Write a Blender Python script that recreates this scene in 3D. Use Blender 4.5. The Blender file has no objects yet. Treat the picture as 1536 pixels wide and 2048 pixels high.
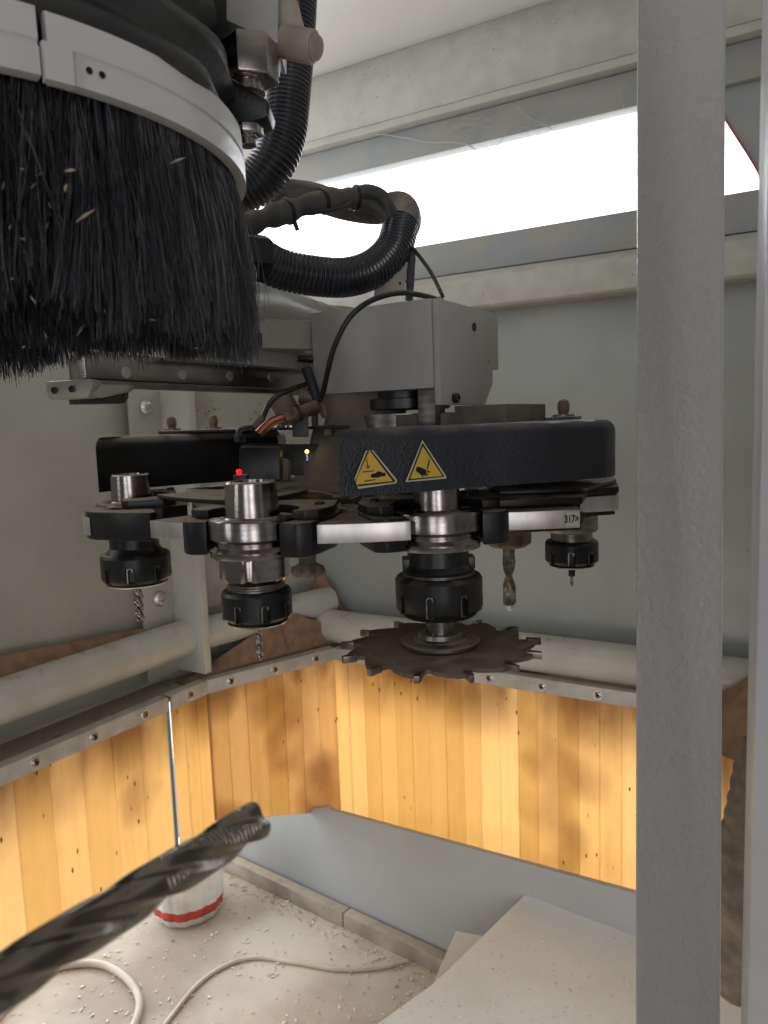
import bpy, bmesh, math, random
from mathutils import Vector, Matrix
random.seed(7)
S = bpy.context.scene
COL = S.collection
rad = math.radians
PI = math.pi

# ------------------------------------------------------------------ camera
F = 1540.0
EYE = Vector((0, 0, 1.25))
PITCH, RHO, YAW = rad(6.7), rad(2.0), rad(31.5)
f0 = Vector((-math.sin(YAW), math.cos(YAW), 0)); h0 = Vector((math.cos(YAW), math.sin(YAW), 0)); k0 = Vector((0, 0, 1))
FW = f0 * math.cos(PITCH) - k0 * math.sin(PITCH)
u0 = f0 * math.sin(PITCH) + k0 * math.cos(PITCH)
RT = h0 * math.cos(RHO) - u0 * math.sin(RHO)
UP = h0 * math.sin(RHO) + u0 * math.cos(RHO)
cd = bpy.data.cameras.new('camera'); cam = bpy.data.objects.new('camera', cd); COL.objects.link(cam)
m = Matrix((RT, UP, -FW)).transposed().to_4x4(); m.translation = EYE; cam.matrix_world = m
cd.sensor_fit = 'HORIZONTAL'; cd.sensor_width = 36; cd.lens = F / 1536 * 36
cd.clip_start = .01; cd.clip_end = 60
cd.dof.use_dof = True; cd.dof.focus_distance = .60; cd.dof.aperture_fstop = 24
S.camera = cam

# ------------------------------------------------------------------ light
w = bpy.data.worlds.new('World'); S.world = w; w.use_nodes = True
bg = w.node_tree.nodes['Background']; bg.inputs[0].default_value = (.92, .90, .87, 1); bg.inputs[1].default_value = .075
S.view_settings.view_transform = 'Standard'; S.view_settings.look = 'None'; S.view_settings.exposure = .4; S.view_settings.gamma = 1
S.cycles.use_denoising = True; S.cycles.max_bounces = 8; S.cycles.sample_clamp_indirect = 6
def area(name, loc, target, sx, sy, power, col):
    l = bpy.data.lights.new(name, 'AREA'); l.shape = 'RECTANGLE'; l.size = sx; l.size_y = sy; l.energy = power; l.color = col
    o = bpy.data.objects.new(name, l); COL.objects.link(o); o.location = loc
    o.rotation_euler = (Vector(target) - Vector(loc)).to_track_quat('-Z', 'Y').to_euler(); return o
area('holder_fill', (.55, -2.2, 1.45), (-.4, .6, 1.2), .40, 1.3, 5.5, (.96, .98, 1))  # unseen fill added behind the camera for reflections in the steel and aluminium
area('rim_fill', (1.32, -1.42, 1.28), (-.25, .6, 1.18), .55, 1.1, 6, (1, .98, .96))  # added light, out of view, mirrored in the flat aluminium rim piece
area('streak_fill', (-1.3, -1.5, 1.75), (-.3, .6, 1.15), .10, 1.3, 3.2, (1, .98, .95))  # extra narrow light, unseen, giving the round steel its bright streaks
area('floor_fill', (-.35, .55, .52), (-.7, 1.2, 0), .5, .4, 1.9, (1, .975, .93))  # invented lamp below the view, brightens the floor

# ------------------------------------------------------------------ placing
def P(px, py, Z): return EYE + Z * (FW + (px - 768) / F * RT + (1024 - py) / F * UP)
def ray(px, py): return FW + (px - 768) / F * RT + (1024 - py) / F * UP
def hz(px, py, z):
    d = ray(px, py); return EYE + d * ((z - EYE.z) / d.z)
def onpl(px, py, ax, v):
    d = ray(px, py); return EYE + d * ((v - EYE[ax]) / d[ax])
def onface(px, py, p0, n):
    d = ray(px, py); return EYE + d * ((p0 - EYE).dot(n) / d.dot(n))

# ------------------------------------------------------------------ materials
def mat(name, col, rough=.5, metal=0., col2=None, ns=12, lo=.4, hi=.65, bump=0., bs=300, dust=0., dcol=(.27, .215, .17),
        specks=None, sps=60, spt=.12, spec=.5, stretch=None, emit=None, es=1., rvar=0., coat=0., bd=.001):
    M = bpy.data.materials.new(name); M.use_nodes = True; N = M.node_tree.nodes; L = M.node_tree.links
    b = N['Principled BSDF']; b.inputs['Roughness'].default_value = rough; b.inputs['Metallic'].default_value = metal
    b.inputs['Specular IOR Level'].default_value = spec; b.inputs['Coat Weight'].default_value = coat
    tc = N.new('ShaderNodeTexCoord'); src = tc.outputs['Object']
    if stretch:
        mp = N.new('ShaderNodeMapping'); mp.inputs['Scale'].default_value = stretch; L.new(src, mp.inputs[0]); ssrc = mp.outputs[0]
    else: ssrc = src
    cur = N.new('ShaderNodeRGB'); cur.outputs[0].default_value = (*col, 1); cur = cur.outputs[0]
    def noise(sc, det=6, s=None):
        n = N.new('ShaderNodeTexNoise'); n.inputs['Scale'].default_value = sc; n.inputs['Detail'].default_value = det; L.new(s or src, n.inputs['Vector']); return n.outputs[0]
    def ramp(x, a, c):
        r = N.new('ShaderNodeMapRange'); r.inputs[1].default_value = a; r.inputs[2].default_value = c; L.new(x, r.inputs[0]); return r.outputs[0]
    def mix(fac, a, c2):
        x = N.new('ShaderNodeMix'); x.data_type = 'RGBA'; L.new(fac, x.inputs[0]); L.new(a, x.inputs[6])
        if isinstance(c2, tuple): x.inputs[7].default_value = (*c2, 1)
        else: L.new(c2, x.inputs[7])
        return x.outputs[2]
    def mul(a, v):
        x = N.new('ShaderNodeMath'); x.operation = 'MULTIPLY'; L.new(a, x.inputs[0])
        if isinstance(v, (int, float)): x.inputs[1].default_value = v
        else: L.new(v, x.inputs[1])
        return x.outputs[0]
    if col2: cur = mix(ramp(noise(ns, 8, ssrc), lo, hi), cur, col2)
    if specks:
        v = N.new('ShaderNodeTexVoronoi'); v.inputs['Scale'].default_value = sps; L.new(src, v.inputs['Vector'])
        r = ramp(v.outputs['Distance'], spt, spt * .6); r = mul(r, ramp(noise(sps * .13, 3), .5, .6)); cur = mix(r, cur, specks)
    if dust:
        g = N.new('ShaderNodeNewGeometry'); sp = N.new('ShaderNodeSeparateXYZ'); L.new(g.outputs['Normal'], sp.inputs[0])
        a = mul(ramp(sp.outputs[2], .35, .9), ramp(noise(38, 7), .62 - .5 * dust, .80 - .5 * dust))
        cur = mix(a, cur, dcol)
        r = N.new('ShaderNodeMapRange'); r.inputs[3].default_value = rough; r.inputs[4].default_value = .95; L.new(a, r.inputs[0]); L.new(r.outputs[0], b.inputs['Roughness'])
        r = N.new('ShaderNodeMapRange'); r.inputs[3].default_value = metal; r.inputs[4].default_value = 0; L.new(a, r.inputs[0]); L.new(r.outputs[0], b.inputs['Metallic'])
    elif rvar:
        r = N.new('ShaderNodeMapRange'); r.inputs[1].default_value = .3; r.inputs[2].default_value = .7
        r.inputs[3].default_value = rough - rvar; r.inputs[4].default_value = rough + rvar; L.new(noise(25, 6, ssrc), r.inputs[0]); L.new(r.outputs[0], b.inputs['Roughness'])
    L.new(cur, b.inputs['Base Color'])
    if bump:
        bn = N.new('ShaderNodeBump'); bn.inputs['Strength'].default_value = bump; bn.inputs['Distance'].default_value = bd
        L.new(noise(bs, 3, ssrc), bn.inputs['Height']); L.new(bn.outputs[0], b.inputs['Normal'])
    if emit:
        b.inputs['Emission Color'].default_value = (*emit, 1); b.inputs['Emission Strength'].default_value = es
    return M
GREY = (.36, .37, .36)
M = dict(
    wall=mat('painted_sheet', (.38, .375, .345), .42, col2=(.325, .32, .29), ns=5, bump=.12, bs=260, specks=(.12, .09, .06), sps=26, spt=.075, rvar=.06),
    wallskytint=mat('sky_tinted_sheet', (.345, .36, .36), .40, col2=(.30, .31, .305), ns=4, bump=.12, bs=260, specks=(.12, .09, .06), sps=24, spt=.07, rvar=.06),  # same wall paint, with the bluish skylight put into its colour
    wallspot=mat('spotted_sheet', (.38, .375, .34), .45, col2=(.29, .27, .23), ns=9, bump=.15, bs=260, specks=(.09, .065, .05), sps=75, spt=.26),
    ceil=mat('ceiling_paint', (.74, .72, .68), .7, col2=(.70, .68, .63), ns=2, specks=(.3, .25, .2), sps=9, spt=.03),
    beam=mat('dusty_beam_paint', (.48, .47, .43), .6, col2=(.43, .41, .37), ns=22, bump=.5, bs=120, dust=.25, dcol=(.45, .40, .34), specks=(.2, .17, .14), sps=60, spt=.14),
    frame=mat('grey_frame_paint', (.28, .30, .32), .45, col2=(.34, .32, .29), ns=10, bump=.2, bs=300, dust=.6, dcol=(.33, .28, .24)),
    tube=mat('cream_tube_paint', (.48, .47, .43), .30, col2=(.42, .405, .365), ns=9, bump=.2, bs=150, dust=.12, dcol=(.34, .27, .21)),
    strip=mat('strip_metal', (.47, .46, .43), .36, 0, col2=(.38, .36, .32), ns=22, bump=.1, bs=500, specks=(.12, .08, .06), sps=90, spt=.15),
    house=mat('housing_paint', (.40, .40, .39), .40, col2=(.36, .355, .34), ns=8, bump=.15, bs=700, dust=.55, specks=(.14, .11, .09), sps=45, spt=.10),
    arm=mat('arm_casting_paint', (.46, .45, .42), .33, col2=(.38, .35, .31), ns=14, bump=.35, bs=420, dust=.3, dcol=(.34, .25, .19)),
    steel=mat('turned_steel', (.36, .335, .33), .19, 1., col2=(.28, .255, .245), ns=30, stretch=(1, 1, 9), bump=.06, bs=900, dust=.35),
    steeld=mat('dull_steel', (.30, .285, .27), .34, 1., col2=(.18, .16, .14), ns=40, stretch=(1, 1, 5), bump=.1, bs=700, dust=.5),
    ground=mat('ground_rail_steel', (.42, .38, .37), .26, 1., col2=(.25, .22, .21), ns=16, stretch=(8, 1, 1), bump=.05, bs=600),
    black=mat('blackened_steel', (.011, .012, .014), .34, .2, col2=(.022, .021, .020), ns=30, bump=.08, bs=600, dust=.28, spec=.5),
    plastic=mat('black_plastic', (.008, .009, .011), .36, spec=.35, col2=(.018, .017, .017), ns=25, bump=.15, bs=500, dust=.62),
    cover=mat('textured_black_cover', (.013, .016, .025), .36, col2=(.021, .024, .033), ns=15, bump=1., bs=620, dust=.42, dcol=(.13, .12, .11)),
    alu=mat('machined_aluminium', (.76, .73, .74), .40, 1., col2=(.50, .48, .48), ns=14, stretch=(3, 3, 1), bump=.05, bs=900, dust=.75),
    dplate=mat('dusty_plate', (.20, .17, .145), .85, col2=(.13, .11, .095), ns=25, bump=.6, bs=350),
    saw=mat('pitch_stained_saw_steel', (.20, .16, .125), .62, .3, col2=(.10, .078, .062), ns=38, lo=.3, hi=.7, bump=.8, bs=420, dust=.45, dcol=(.24, .19, .145)),
    carbide=mat('carbide', (.35, .30, .26), .35, .9, col2=(.15, .11, .09), ns=90),
    bristle=mat('black_bristle_sheen', (.016, .018, .026), .30, col2=(.15, .155, .185), ns=330, lo=.50, hi=.72, stretch=(1, 1, .03), spec=.9),  # paler streaks put the sheen of lit strands into the colour
    chip=mat('wood_chip', (.34, .235, .155), .9, col2=(.50, .40, .30), ns=60),
    pale=mat('pale_chip', (.72, .66, .55), .9, col2=(.52, .43, .32), ns=40),
    dustpile=mat('brown_sawdust', (.26, .155, .10), .97, col2=(.19, .115, .075), ns=45, bump=1., bs=700),
    hose=mat('corrugated_hose_plastic', (.012, .016, .026), .25, col2=(.03, .035, .045), ns=20, dust=.15, spec=.6),
    sleeve=mat('braided_sleeve', (.045, .048, .055), .5, col2=(.10, .095, .09), ns=30, bump=1., bs=900, dust=.35),
    dustyhose=mat('dusty_hose_plastic', (.05, .052, .055), .55, col2=(.13, .12, .105), ns=18, bump=.5, bs=300, dust=.5),
    cable=mat('black_cable', (.012, .014, .018), .35, col2=(.06, .05, .045), ns=20, dust=.2),
    rubber=mat('black_rubber', (.018, .019, .022), .5, col2=(.035, .034, .034), ns=18, bump=.5, bs=150),
    beige=mat('beige_plastic', (.40, .36, .32), .4, col2=(.30, .26, .22), ns=40, dust=.3),
    red=mat('red_plastic', (.55, .02, .05), .4), redp=mat('red_print', (.52, .045, .03), .45, col2=(.45, .05, .04), ns=20),
    copper=mat('copper_pipe', (.62, .26, .16), .30, .9, col2=(.35, .15, .10), ns=30, dust=.3),
    brass=mat('dusty_brass', (.20, .155, .115), .6, .4, col2=(.10, .08, .065), ns=50, bump=.4, bs=500, dust=.5),
    yellow=mat('yellow_print', (.70, .45, .07), .38, col2=(.62, .40, .07), ns=50, bump=.15, bs=800, coat=.2),
    cream=mat('cream_border', (.55, .50, .36), .4), ink=mat('black_print', (.008, .009, .012), .35, spec=.4), white=mat('label_paper', (.62, .60, .56), .6),
    floor=mat('dusty_floor', (.52, .465, .38), .85, col2=(.35, .29, .23), ns=3.2, lo=.42, hi=.62, bump=.5, bs=160, specks=(.30, .22, .15), sps=42, spt=.13),
    sheet=mat('lower_grey_sheet', (.36, .375, .385), .5, col2=(.33, .34, .345), ns=4, bump=.08, bs=200, specks=(.2, .17, .15), sps=12, spt=.035),
    kick=mat('dusty_kerb_rail', (.36, .32, .27), .85, col2=(.24, .20, .165), ns=13, bump=.8, bs=140, dust=.6, dcol=(.40, .33, .26)),
    board=mat('white_coated_board', (.74, .76, .75), .42, col2=(.69, .70, .68), ns=6, specks=(.50, .42, .32), sps=55, spt=.10, bump=.05, bs=200),
    core=mat('chipboard_edge', (.62, .44, .27), .9, col2=(.40, .26, .15), ns=120),
    bag=mat('white_bag_plastic', (.74, .73, .71), .35, col2=(.55, .53, .50), ns=14, bump=.9, bs=28),
    pvcable=mat('cream_cable', (.56, .49, .39), .5, col2=(.46, .39, .30), ns=20),
    pillar=mat('powder_coated_pillar', (.52, .50, .505), .27, col2=(.48, .465, .465), ns=2.5, bump=.9, bs=230, bd=.0013, rvar=.06, specks=(.20, .18, .16), sps=30, spt=.035),
    postm=mat('bright_post', (.66, .65, .66), .32, .1, bump=.3, bs=200),
    postc=mat('cool_post_paint', (.55, .56, .58), .3, .1, col2=(.48, .48, .50), ns=9, bump=.4, bs=200),
    strap=mat('blue_grey_strap', (.16, .25, .27), .5), mill=mat('carbide_mill', (.30, .27, .235), .27, .95, col2=(.18, .16, .14), ns=45, bump=.12, bs=500, rvar=.06),
    duct=mat('dust_caked_duct', (.085, .065, .05), .95, col2=(.15, .115, .085), ns=35, bump=1., bs=220),
    ledr=mat('red_led', (.8, .02, .02), .3, emit=(1, .0, .008), es=2.2), ledy=mat('yellow_led', (.8, .7, .1), .3, emit=(1, .85, .1), es=5),
    sky=mat('overcast_sky', (0, 0, 0), 1, emit=(.93, .97, 1), es=3.3),
    web=mat('cobweb_thread', (.42, .40, .36), .8),
)
# yellowed translucent PVC
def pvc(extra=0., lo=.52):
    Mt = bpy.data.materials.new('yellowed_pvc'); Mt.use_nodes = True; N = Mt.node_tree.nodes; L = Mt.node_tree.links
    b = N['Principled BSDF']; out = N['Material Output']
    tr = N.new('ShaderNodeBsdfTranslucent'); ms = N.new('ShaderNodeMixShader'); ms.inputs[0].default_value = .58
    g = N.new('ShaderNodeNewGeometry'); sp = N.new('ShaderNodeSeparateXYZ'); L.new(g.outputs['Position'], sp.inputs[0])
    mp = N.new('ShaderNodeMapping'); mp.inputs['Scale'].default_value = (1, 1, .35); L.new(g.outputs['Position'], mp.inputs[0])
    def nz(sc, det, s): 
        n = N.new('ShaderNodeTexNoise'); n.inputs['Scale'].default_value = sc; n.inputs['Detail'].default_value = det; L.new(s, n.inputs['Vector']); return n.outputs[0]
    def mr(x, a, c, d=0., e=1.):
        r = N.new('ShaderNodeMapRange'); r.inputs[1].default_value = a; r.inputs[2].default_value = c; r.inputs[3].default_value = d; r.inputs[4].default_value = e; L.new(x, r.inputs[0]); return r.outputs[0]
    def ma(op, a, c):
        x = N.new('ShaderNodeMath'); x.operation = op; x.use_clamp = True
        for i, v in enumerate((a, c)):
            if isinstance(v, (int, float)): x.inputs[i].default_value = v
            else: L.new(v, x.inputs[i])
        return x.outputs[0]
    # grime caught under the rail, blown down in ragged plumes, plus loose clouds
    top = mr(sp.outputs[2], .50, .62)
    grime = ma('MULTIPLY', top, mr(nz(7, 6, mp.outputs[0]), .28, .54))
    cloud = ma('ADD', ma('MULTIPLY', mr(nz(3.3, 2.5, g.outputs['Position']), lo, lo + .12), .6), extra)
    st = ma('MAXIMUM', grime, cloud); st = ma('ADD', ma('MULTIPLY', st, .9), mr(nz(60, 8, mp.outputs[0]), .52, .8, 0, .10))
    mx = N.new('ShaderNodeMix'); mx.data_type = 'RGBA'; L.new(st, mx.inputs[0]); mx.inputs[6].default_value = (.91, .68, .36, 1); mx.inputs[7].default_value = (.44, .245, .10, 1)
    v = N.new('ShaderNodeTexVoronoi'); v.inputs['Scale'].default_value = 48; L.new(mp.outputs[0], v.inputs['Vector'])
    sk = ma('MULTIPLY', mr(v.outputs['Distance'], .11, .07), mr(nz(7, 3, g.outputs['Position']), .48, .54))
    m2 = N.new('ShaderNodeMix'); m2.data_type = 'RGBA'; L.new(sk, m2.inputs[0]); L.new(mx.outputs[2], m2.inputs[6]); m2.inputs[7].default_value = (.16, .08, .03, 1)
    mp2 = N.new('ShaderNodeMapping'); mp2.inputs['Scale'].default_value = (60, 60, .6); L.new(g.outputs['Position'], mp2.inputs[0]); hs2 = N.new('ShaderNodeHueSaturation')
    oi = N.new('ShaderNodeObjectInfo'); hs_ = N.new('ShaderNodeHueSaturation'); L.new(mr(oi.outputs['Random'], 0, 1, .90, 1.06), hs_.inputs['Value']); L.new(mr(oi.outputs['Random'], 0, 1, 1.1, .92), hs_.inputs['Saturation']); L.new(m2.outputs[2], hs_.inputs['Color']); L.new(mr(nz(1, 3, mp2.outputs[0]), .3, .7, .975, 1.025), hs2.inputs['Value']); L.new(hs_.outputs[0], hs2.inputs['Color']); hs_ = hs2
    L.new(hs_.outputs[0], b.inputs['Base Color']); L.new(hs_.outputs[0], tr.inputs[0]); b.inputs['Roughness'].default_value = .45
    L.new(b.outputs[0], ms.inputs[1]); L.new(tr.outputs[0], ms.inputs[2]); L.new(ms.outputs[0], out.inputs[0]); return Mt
M['pvc'] = pvc(0., .57); M['pvc_dirty_dim'] = pvc(.40, .46)  # corner copy: real stains, plus its weaker skylight put into the colour
def glassm():
    Mt = bpy.data.materials.new('dusty_glass'); Mt.use_nodes = True; N = Mt.node_tree.nodes; L = Mt.node_tree.links
    t = N.new('ShaderNodeBsdfTransparent'); b = N['Principled BSDF']; b.inputs['Base Color'].default_value = (.7, .68, .62, 1); b.inputs['Roughness'].default_value = .2
    ms = N.new('ShaderNodeMixShader'); n = N.new('ShaderNodeTexNoise'); n.inputs['Scale'].default_value = 9; tc = N.new('ShaderNodeTexCoord'); L.new(tc.outputs['Object'], n.inputs[0])
    r = N.new('ShaderNodeMapRange'); r.inputs[1].default_value = .3; r.inputs[2].default_value = .8; r.inputs[3].default_value = .03; r.inputs[4].default_value = .14; L.new(n.outputs[0], r.inputs[0])
    L.new(r.outputs[0], ms.inputs[0]); L.new(t.outputs[0], ms.inputs[1]); L.new(b.outputs[0], ms.inputs[2]); L.new(ms.outputs[0], N['Material Output'].inputs[0]); return Mt
M['glass'] = glassm()

# ------------------------------------------------------------------ mesh building
class MB:
    def __init__(s): s.v = []; s.f = []
    def add(s, vs, fs):
        o = len(s.v); s.v += [Vector(v) for v in vs]; s.f += [[i + o for i in f] for f in fs]; return s
    def box(s, c, sz, X=None, Y=None):
        X = Vector(X or (1, 0, 0)).normalized(); Y = Vector(Y or (0, 1, 0)).normalized(); Zv = X.cross(Y); c = Vector(c)
        vs = [c + X * (a * sz[0] / 2) + Y * (b * sz[1] / 2) + Zv * (d * sz[2] / 2) for a in (-1, 1) for b in (-1, 1) for d in (-1, 1)]
        return s.add(vs, [[0, 1, 3, 2], [4, 6, 7, 5], [0, 4, 5, 1], [2, 3, 7, 6], [0, 2, 6, 4], [1, 5, 7, 3]])
    def prism(s, pts, z0, z1):
        n = len(pts); vs = [(p[0], p[1], z0) for p in pts] + [(p[0], p[1], z1) for p in pts]
        return s.add(vs, [list(range(n))[::-1], list(range(n, 2 * n))] + [[i, (i + 1) % n, n + (i + 1) % n, n + i] for i in range(n)])
    def slab(s, pts, off):   # planar 3d polygon given thickness vector
        off = Vector(off); n = len(pts); vs = [Vector(p) for p in pts] + [Vector(p) + off for p in pts]
        return s.add(vs, [list(range(n))[::-1], list(range(n, 2 * n))] + [[i, (i + 1) % n, n + (i + 1) % n, n + i] for i in range(n)])
    def lathe(s, prof, seg=48, c=(0, 0, 0), axis=None, fn=None):
        c = Vector(c); A = Vector(axis or (0, 0, 1)).normalized(); X = A.orthogonal().normalized() if axis else Vector((1, 0, 0)); Y = A.cross(X)
        vs = []
        for k, (r, z) in enumerate(prof):
            for i in range(seg):
                t = 2 * PI * i / seg; q = fn(k, t, r) if fn else r
                vs.append(c + X * (q * math.cos(t)) + Y * (q * math.sin(t)) + A * z)
        fs = [[k * seg + i, k * seg + (i + 1) % seg, (k + 1) * seg + (i + 1) % seg, (k + 1) * seg + i] for k in range(len(prof) - 1) for i in range(seg)]
        fs += [list(range(seg))[::-1], [(len(prof) - 1) * seg + i for i in range(seg)]]
        return s.add(vs, fs)
    def sweep(s, pts, rf, seg=16, cap=True, fn=None):
        pts = [Vector(p) for p in pts]; n = len(pts); vs = []; N0 = None
        for i, p in enumerate(pts):
            t = (pts[min(i + 1, n - 1)] - pts[max(i - 1, 0)]).normalized()
            if N0 is None: N0 = t.orthogonal().normalized()
            N0 = (N0 - t * N0.dot(t)).normalized(); B = t.cross(N0)
            r = rf(i / (n - 1)) if callable(rf) else rf
            for j in range(seg):
                a = 2 * PI * j / seg; q = fn(i, a, r) if fn else r
                vs.append(p + (N0 * math.cos(a) + B * math.sin(a)) * q)
        fs = [[i * seg + j, i * seg + (j + 1) % seg, (i + 1) * seg + (j + 1) % seg, (i + 1) * seg + j] for i in range(n - 1) for j in range(seg)]
        if cap: fs += [list(range(seg))[::-1], [(n - 1) * seg + j for j in range(seg)]]
        return s.add(vs, fs)
    def shell(s, pts, z0, z1, r=.008, inset=.006, th=.003):
        # open-bottomed cover following a plan outline (counter-clockwise), rounded top edge
        n = len(pts); pts = [Vector((p[0], p[1])) for p in pts]
        nr = []
        for i in range(n):
            e1 = (pts[i] - pts[i - 1]).normalized(); e2 = (pts[(i + 1) % n] - pts[i]).normalized(); t = (e1 + e2).normalized(); nr.append(Vector((t.y, -t.x)))
        rows = [(0, z0), (0, z1 - r)] + [(-r * (1 - math.cos(a * PI / 12)), z1 - r + r * math.sin(a * PI / 12)) for a in range(1, 7)]
        vs = [(pts[i].x + nr[i].x * d, pts[i].y + nr[i].y * d, z) for d, z in rows for i in range(n)]
        fs = [[k * n + i, k * n + (i + 1) % n, (k + 1) * n + (i + 1) % n, (k + 1) * n + i] for k in range(len(rows) - 1) for i in range(n)]
        fs += [[(len(rows) - 1) * n + i for i in range(n)]]
        o = len(vs); vs += [(pts[i].x - nr[i].x * th, pts[i].y - nr[i].y * th, z0) for i in range(n)] + [(pts[i].x - nr[i].x * th, pts[i].y - nr[i].y * th, z1 - r) for i in range(n)]
        fs += [[i, o + i, o + (i + 1) % n, (i + 1) % n] for i in range(n)] + [[o + i, o + n + i, o + n + (i + 1) % n, o + (i + 1) % n] for i in range(n)] + [[o + n + i for i in range(n)][::-1]]
        return s.add(vs, fs)
def sm(pts, k=8):  # catmull-rom
    pts = [Vector(p) for p in pts]; q = [2 * pts[0] - pts[1]] + pts + [2 * pts[-1] - pts[-2]]; out = []
    for i in range(1, len(q) - 2):
        a, b, c, d = q[i - 1:i + 3]
        for j in range(k):
            t = j / k; out.append(.5 * (2 * b + (c - a) * t + (2 * a - 5 * b + 4 * c - d) * t * t + (3 * b - a - 3 * c + d) * t ** 3))
    return out + [pts[-1]]
def resample(pts, step):
    out = [pts[0]]; acc = 0
    for a, b in zip(pts, pts[1:]):
        L = (b - a).length; d = step - acc
        while d <= L: out.append(a.lerp(b, d / L)); d += step
        acc = (acc + L) % step if L else acc
        acc = L - (d - step)
    return out

def link(name, mb, m, parent=None, root=None, bevel=0, ang=32, kind=None, normals=True):
    me = bpy.data.meshes.new(name); org = Vector(root) if root is not None else (parent.get('_o') and Vector(parent['_o']) or Vector((0, 0, 0))) if parent else Vector((0, 0, 0))
    me.from_pydata([tuple(v - org) for v in mb.v], [], mb.f)
    bm = bmesh.new(); bm.from_mesh(me)
    if normals: bmesh.ops.recalc_face_normals(bm, faces=bm.faces)
    if bevel:
        es = [e for e in bm.edges if len(e.link_faces) == 2 and e.calc_face_angle(0) > rad(28)]
        bmesh.ops.bevel(bm, geom=es, offset=bevel, segments=2, affect='EDGES', profile=.6, clamp_overlap=True)
    for e in bm.edges: e.smooth = not (len(e.link_faces) == 2 and e.calc_face_angle(0) > rad(ang))
    for f in bm.faces: f.smooth = True
    bm.to_mesh(me); bm.free()
    me.materials.append(M[m] if isinstance(m, str) else m)
    o = bpy.data.objects.new(name, me); COL.objects.link(o)
    if parent: o.parent = parent; 
    if root is not None: o.location = root
    if kind: o['kind'] = kind
    o['_o'] = tuple(org) if not parent else tuple(org)
    return o
def thing(name, label, cat, loc=(0, 0, 0), group=None):
    o = bpy.data.objects.new(name, None); COL.objects.link(o); o.location = loc; o.empty_display_size = .02; o['_o'] = tuple(loc)
    o['label'] = label; o['category'] = cat
    if group: o['group'] = group
    return o
def tag(o, label, cat, group=None):
    o['label'] = label; o['category'] = cat
    if group: o['group'] = group
    return o
def struct(name, mb, m, label=None, **k):
    o = link(name, mb, m, **k); o['kind'] = 'structure'
    if label: o['label'] = label
    return o
def screw_mb(c, n, r=.006, h=.003, hole=True):
    prof = [(r, 0), (r, h * .6), (r * .8, h), (r * .45, h), (r * .42, h * .2)] if hole else [(r, 0), (r, h * .5), (r * .7, h)]
    return MB().lathe(prof, 16, c, n)
def hexm(c, n, r, h, seg=6):
    return MB().lathe([(r * .92, 0), (r, h * .08), (r, h * .88), (r * .9, h)], seg, c, n)

# ================================================================== SETTING
DY, DX = 1.70, -1.38
struct('floor', MB().box((-.6, 1.0, -.03), (6, 5.6, .06)), 'floor', 'pale floor under sawdust and chips')
struct('ceiling', MB().box((-.75, .75, 2.139), (3.2, 2.3, .05)), 'ceil', 'off-white enclosure roof panel')
struct('back_wall', MB().box((-.60, 1.715, 1.125), (1.36, .03, .95)), 'wallskytint', 'grey painted back sheet behind the tools')
struct('left_wall', MB().box((-1.395, .36, 1.10), (.03, 1.72, .90)), 'wall', 'grey painted side sheet at the left')
a, b = Vector((-1.372, 1.215, 0)), Vector((-1.245, 1.70, 0)); d = (b - a).normalized(); nn = Vector((-d.y, d.x, 0))
struct('corner_wall', MB().slab([a + Vector((0, 0, .65)), b + Vector((0, 0, .65)), b + Vector((0, 0, 1.54)), a + Vector((0, 0, 1.54))], nn * .02), 'wallspot', 'spotted grey sheet in the corner')
wl0, wl1 = Vector((-1.75, 1.560, 0)), Vector((0, 1.374, 0)); wn_ = Vector((-(wl1 - wl0).y, (wl1 - wl0).x, 0)).normalized()
qa, qb = onface(668, 1622, wl0, wn_), onface(1270, 1787, wl0, wn_)
def ztop(x): return qa.z + (qb.z - qa.z) * (x - qa.x) / (qb.x - qa.x)
struct('lower_wall', MB().slab([wl0, wl1, wl1 + Vector((0, 0, ztop(0))), qa, onface(655, 1614, wl0, wn_), onface(500, 1632, wl0, wn_), onface(420, 1642, wl0, wn_), wl0 + Vector((0, 0, .25))], (0, .012, 0)), 'sheet', 'plain blue-grey sheet below the yellow curtain')
struct('right_wall', MB().box((.03, 1.2, 1.4), (.03, 1.0, 1.45)), 'wall', 'grey side sheet beyond the pillar')
sk = MB(); ring = [(-3.2, -1.2), (-3.4, 1.5), (-2.9, 3.0), (-1.5, 3.6), (.6, 3.6), (1.6, 3.0)]
sk.add([(x, y, -.02) for x, y in ring] + [(x, y, 3.4) for x, y in ring], [[i, i + 1, i + 1 + len(ring), i + len(ring)] for i in range(len(ring) - 1)])
struct('sky', sk, 'sky', 'overcast white daylight outside', normals=False)

# window: sash members along the back wall, as separate beams
wf = thing('window', 'long bright window under the roof with cobwebs along its top frame', 'window', (-.9, DY, 1.66))
zw0, zw1 = 1.663, 1.868
link('bottom_frame', MB().box((-.98, 1.70, 1.625), (2.1, .05, .076)), 'frame', wf, bevel=.003)
link('top_frame', MB().box((-.98, 1.705, 1.903), (2.1, .04, .070)), 'frame', wf, bevel=.003)
link('upper_ledge', MB().box((-.98, 1.690, 1.948), (2.1, .07, .018)), 'tube', wf, bevel=.003)
link('corner_panel', MB().slab([(-.165, 1.705, 1.588), (.05, 1.705, 1.588), (.05, 1.705, 1.868), (-.26, 1.705, 1.868), (-.235, 1.705, 1.815), (-.172, 1.705, 1.70)], (0, .02, 0)), 'frame', wf)
link('gasket', MB().sweep(sm([(-.262, 1.703, 1.868), (-.237, 1.703, 1.815), (-.174, 1.703, 1.70), (-.167, 1.703, 1.66)], 5), .0018, 8), 'redp', wf)
link('pane', MB().box((-1.1, 1.715, 1.7655), (1.86, .004, .204)), 'glass', wf)
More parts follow.
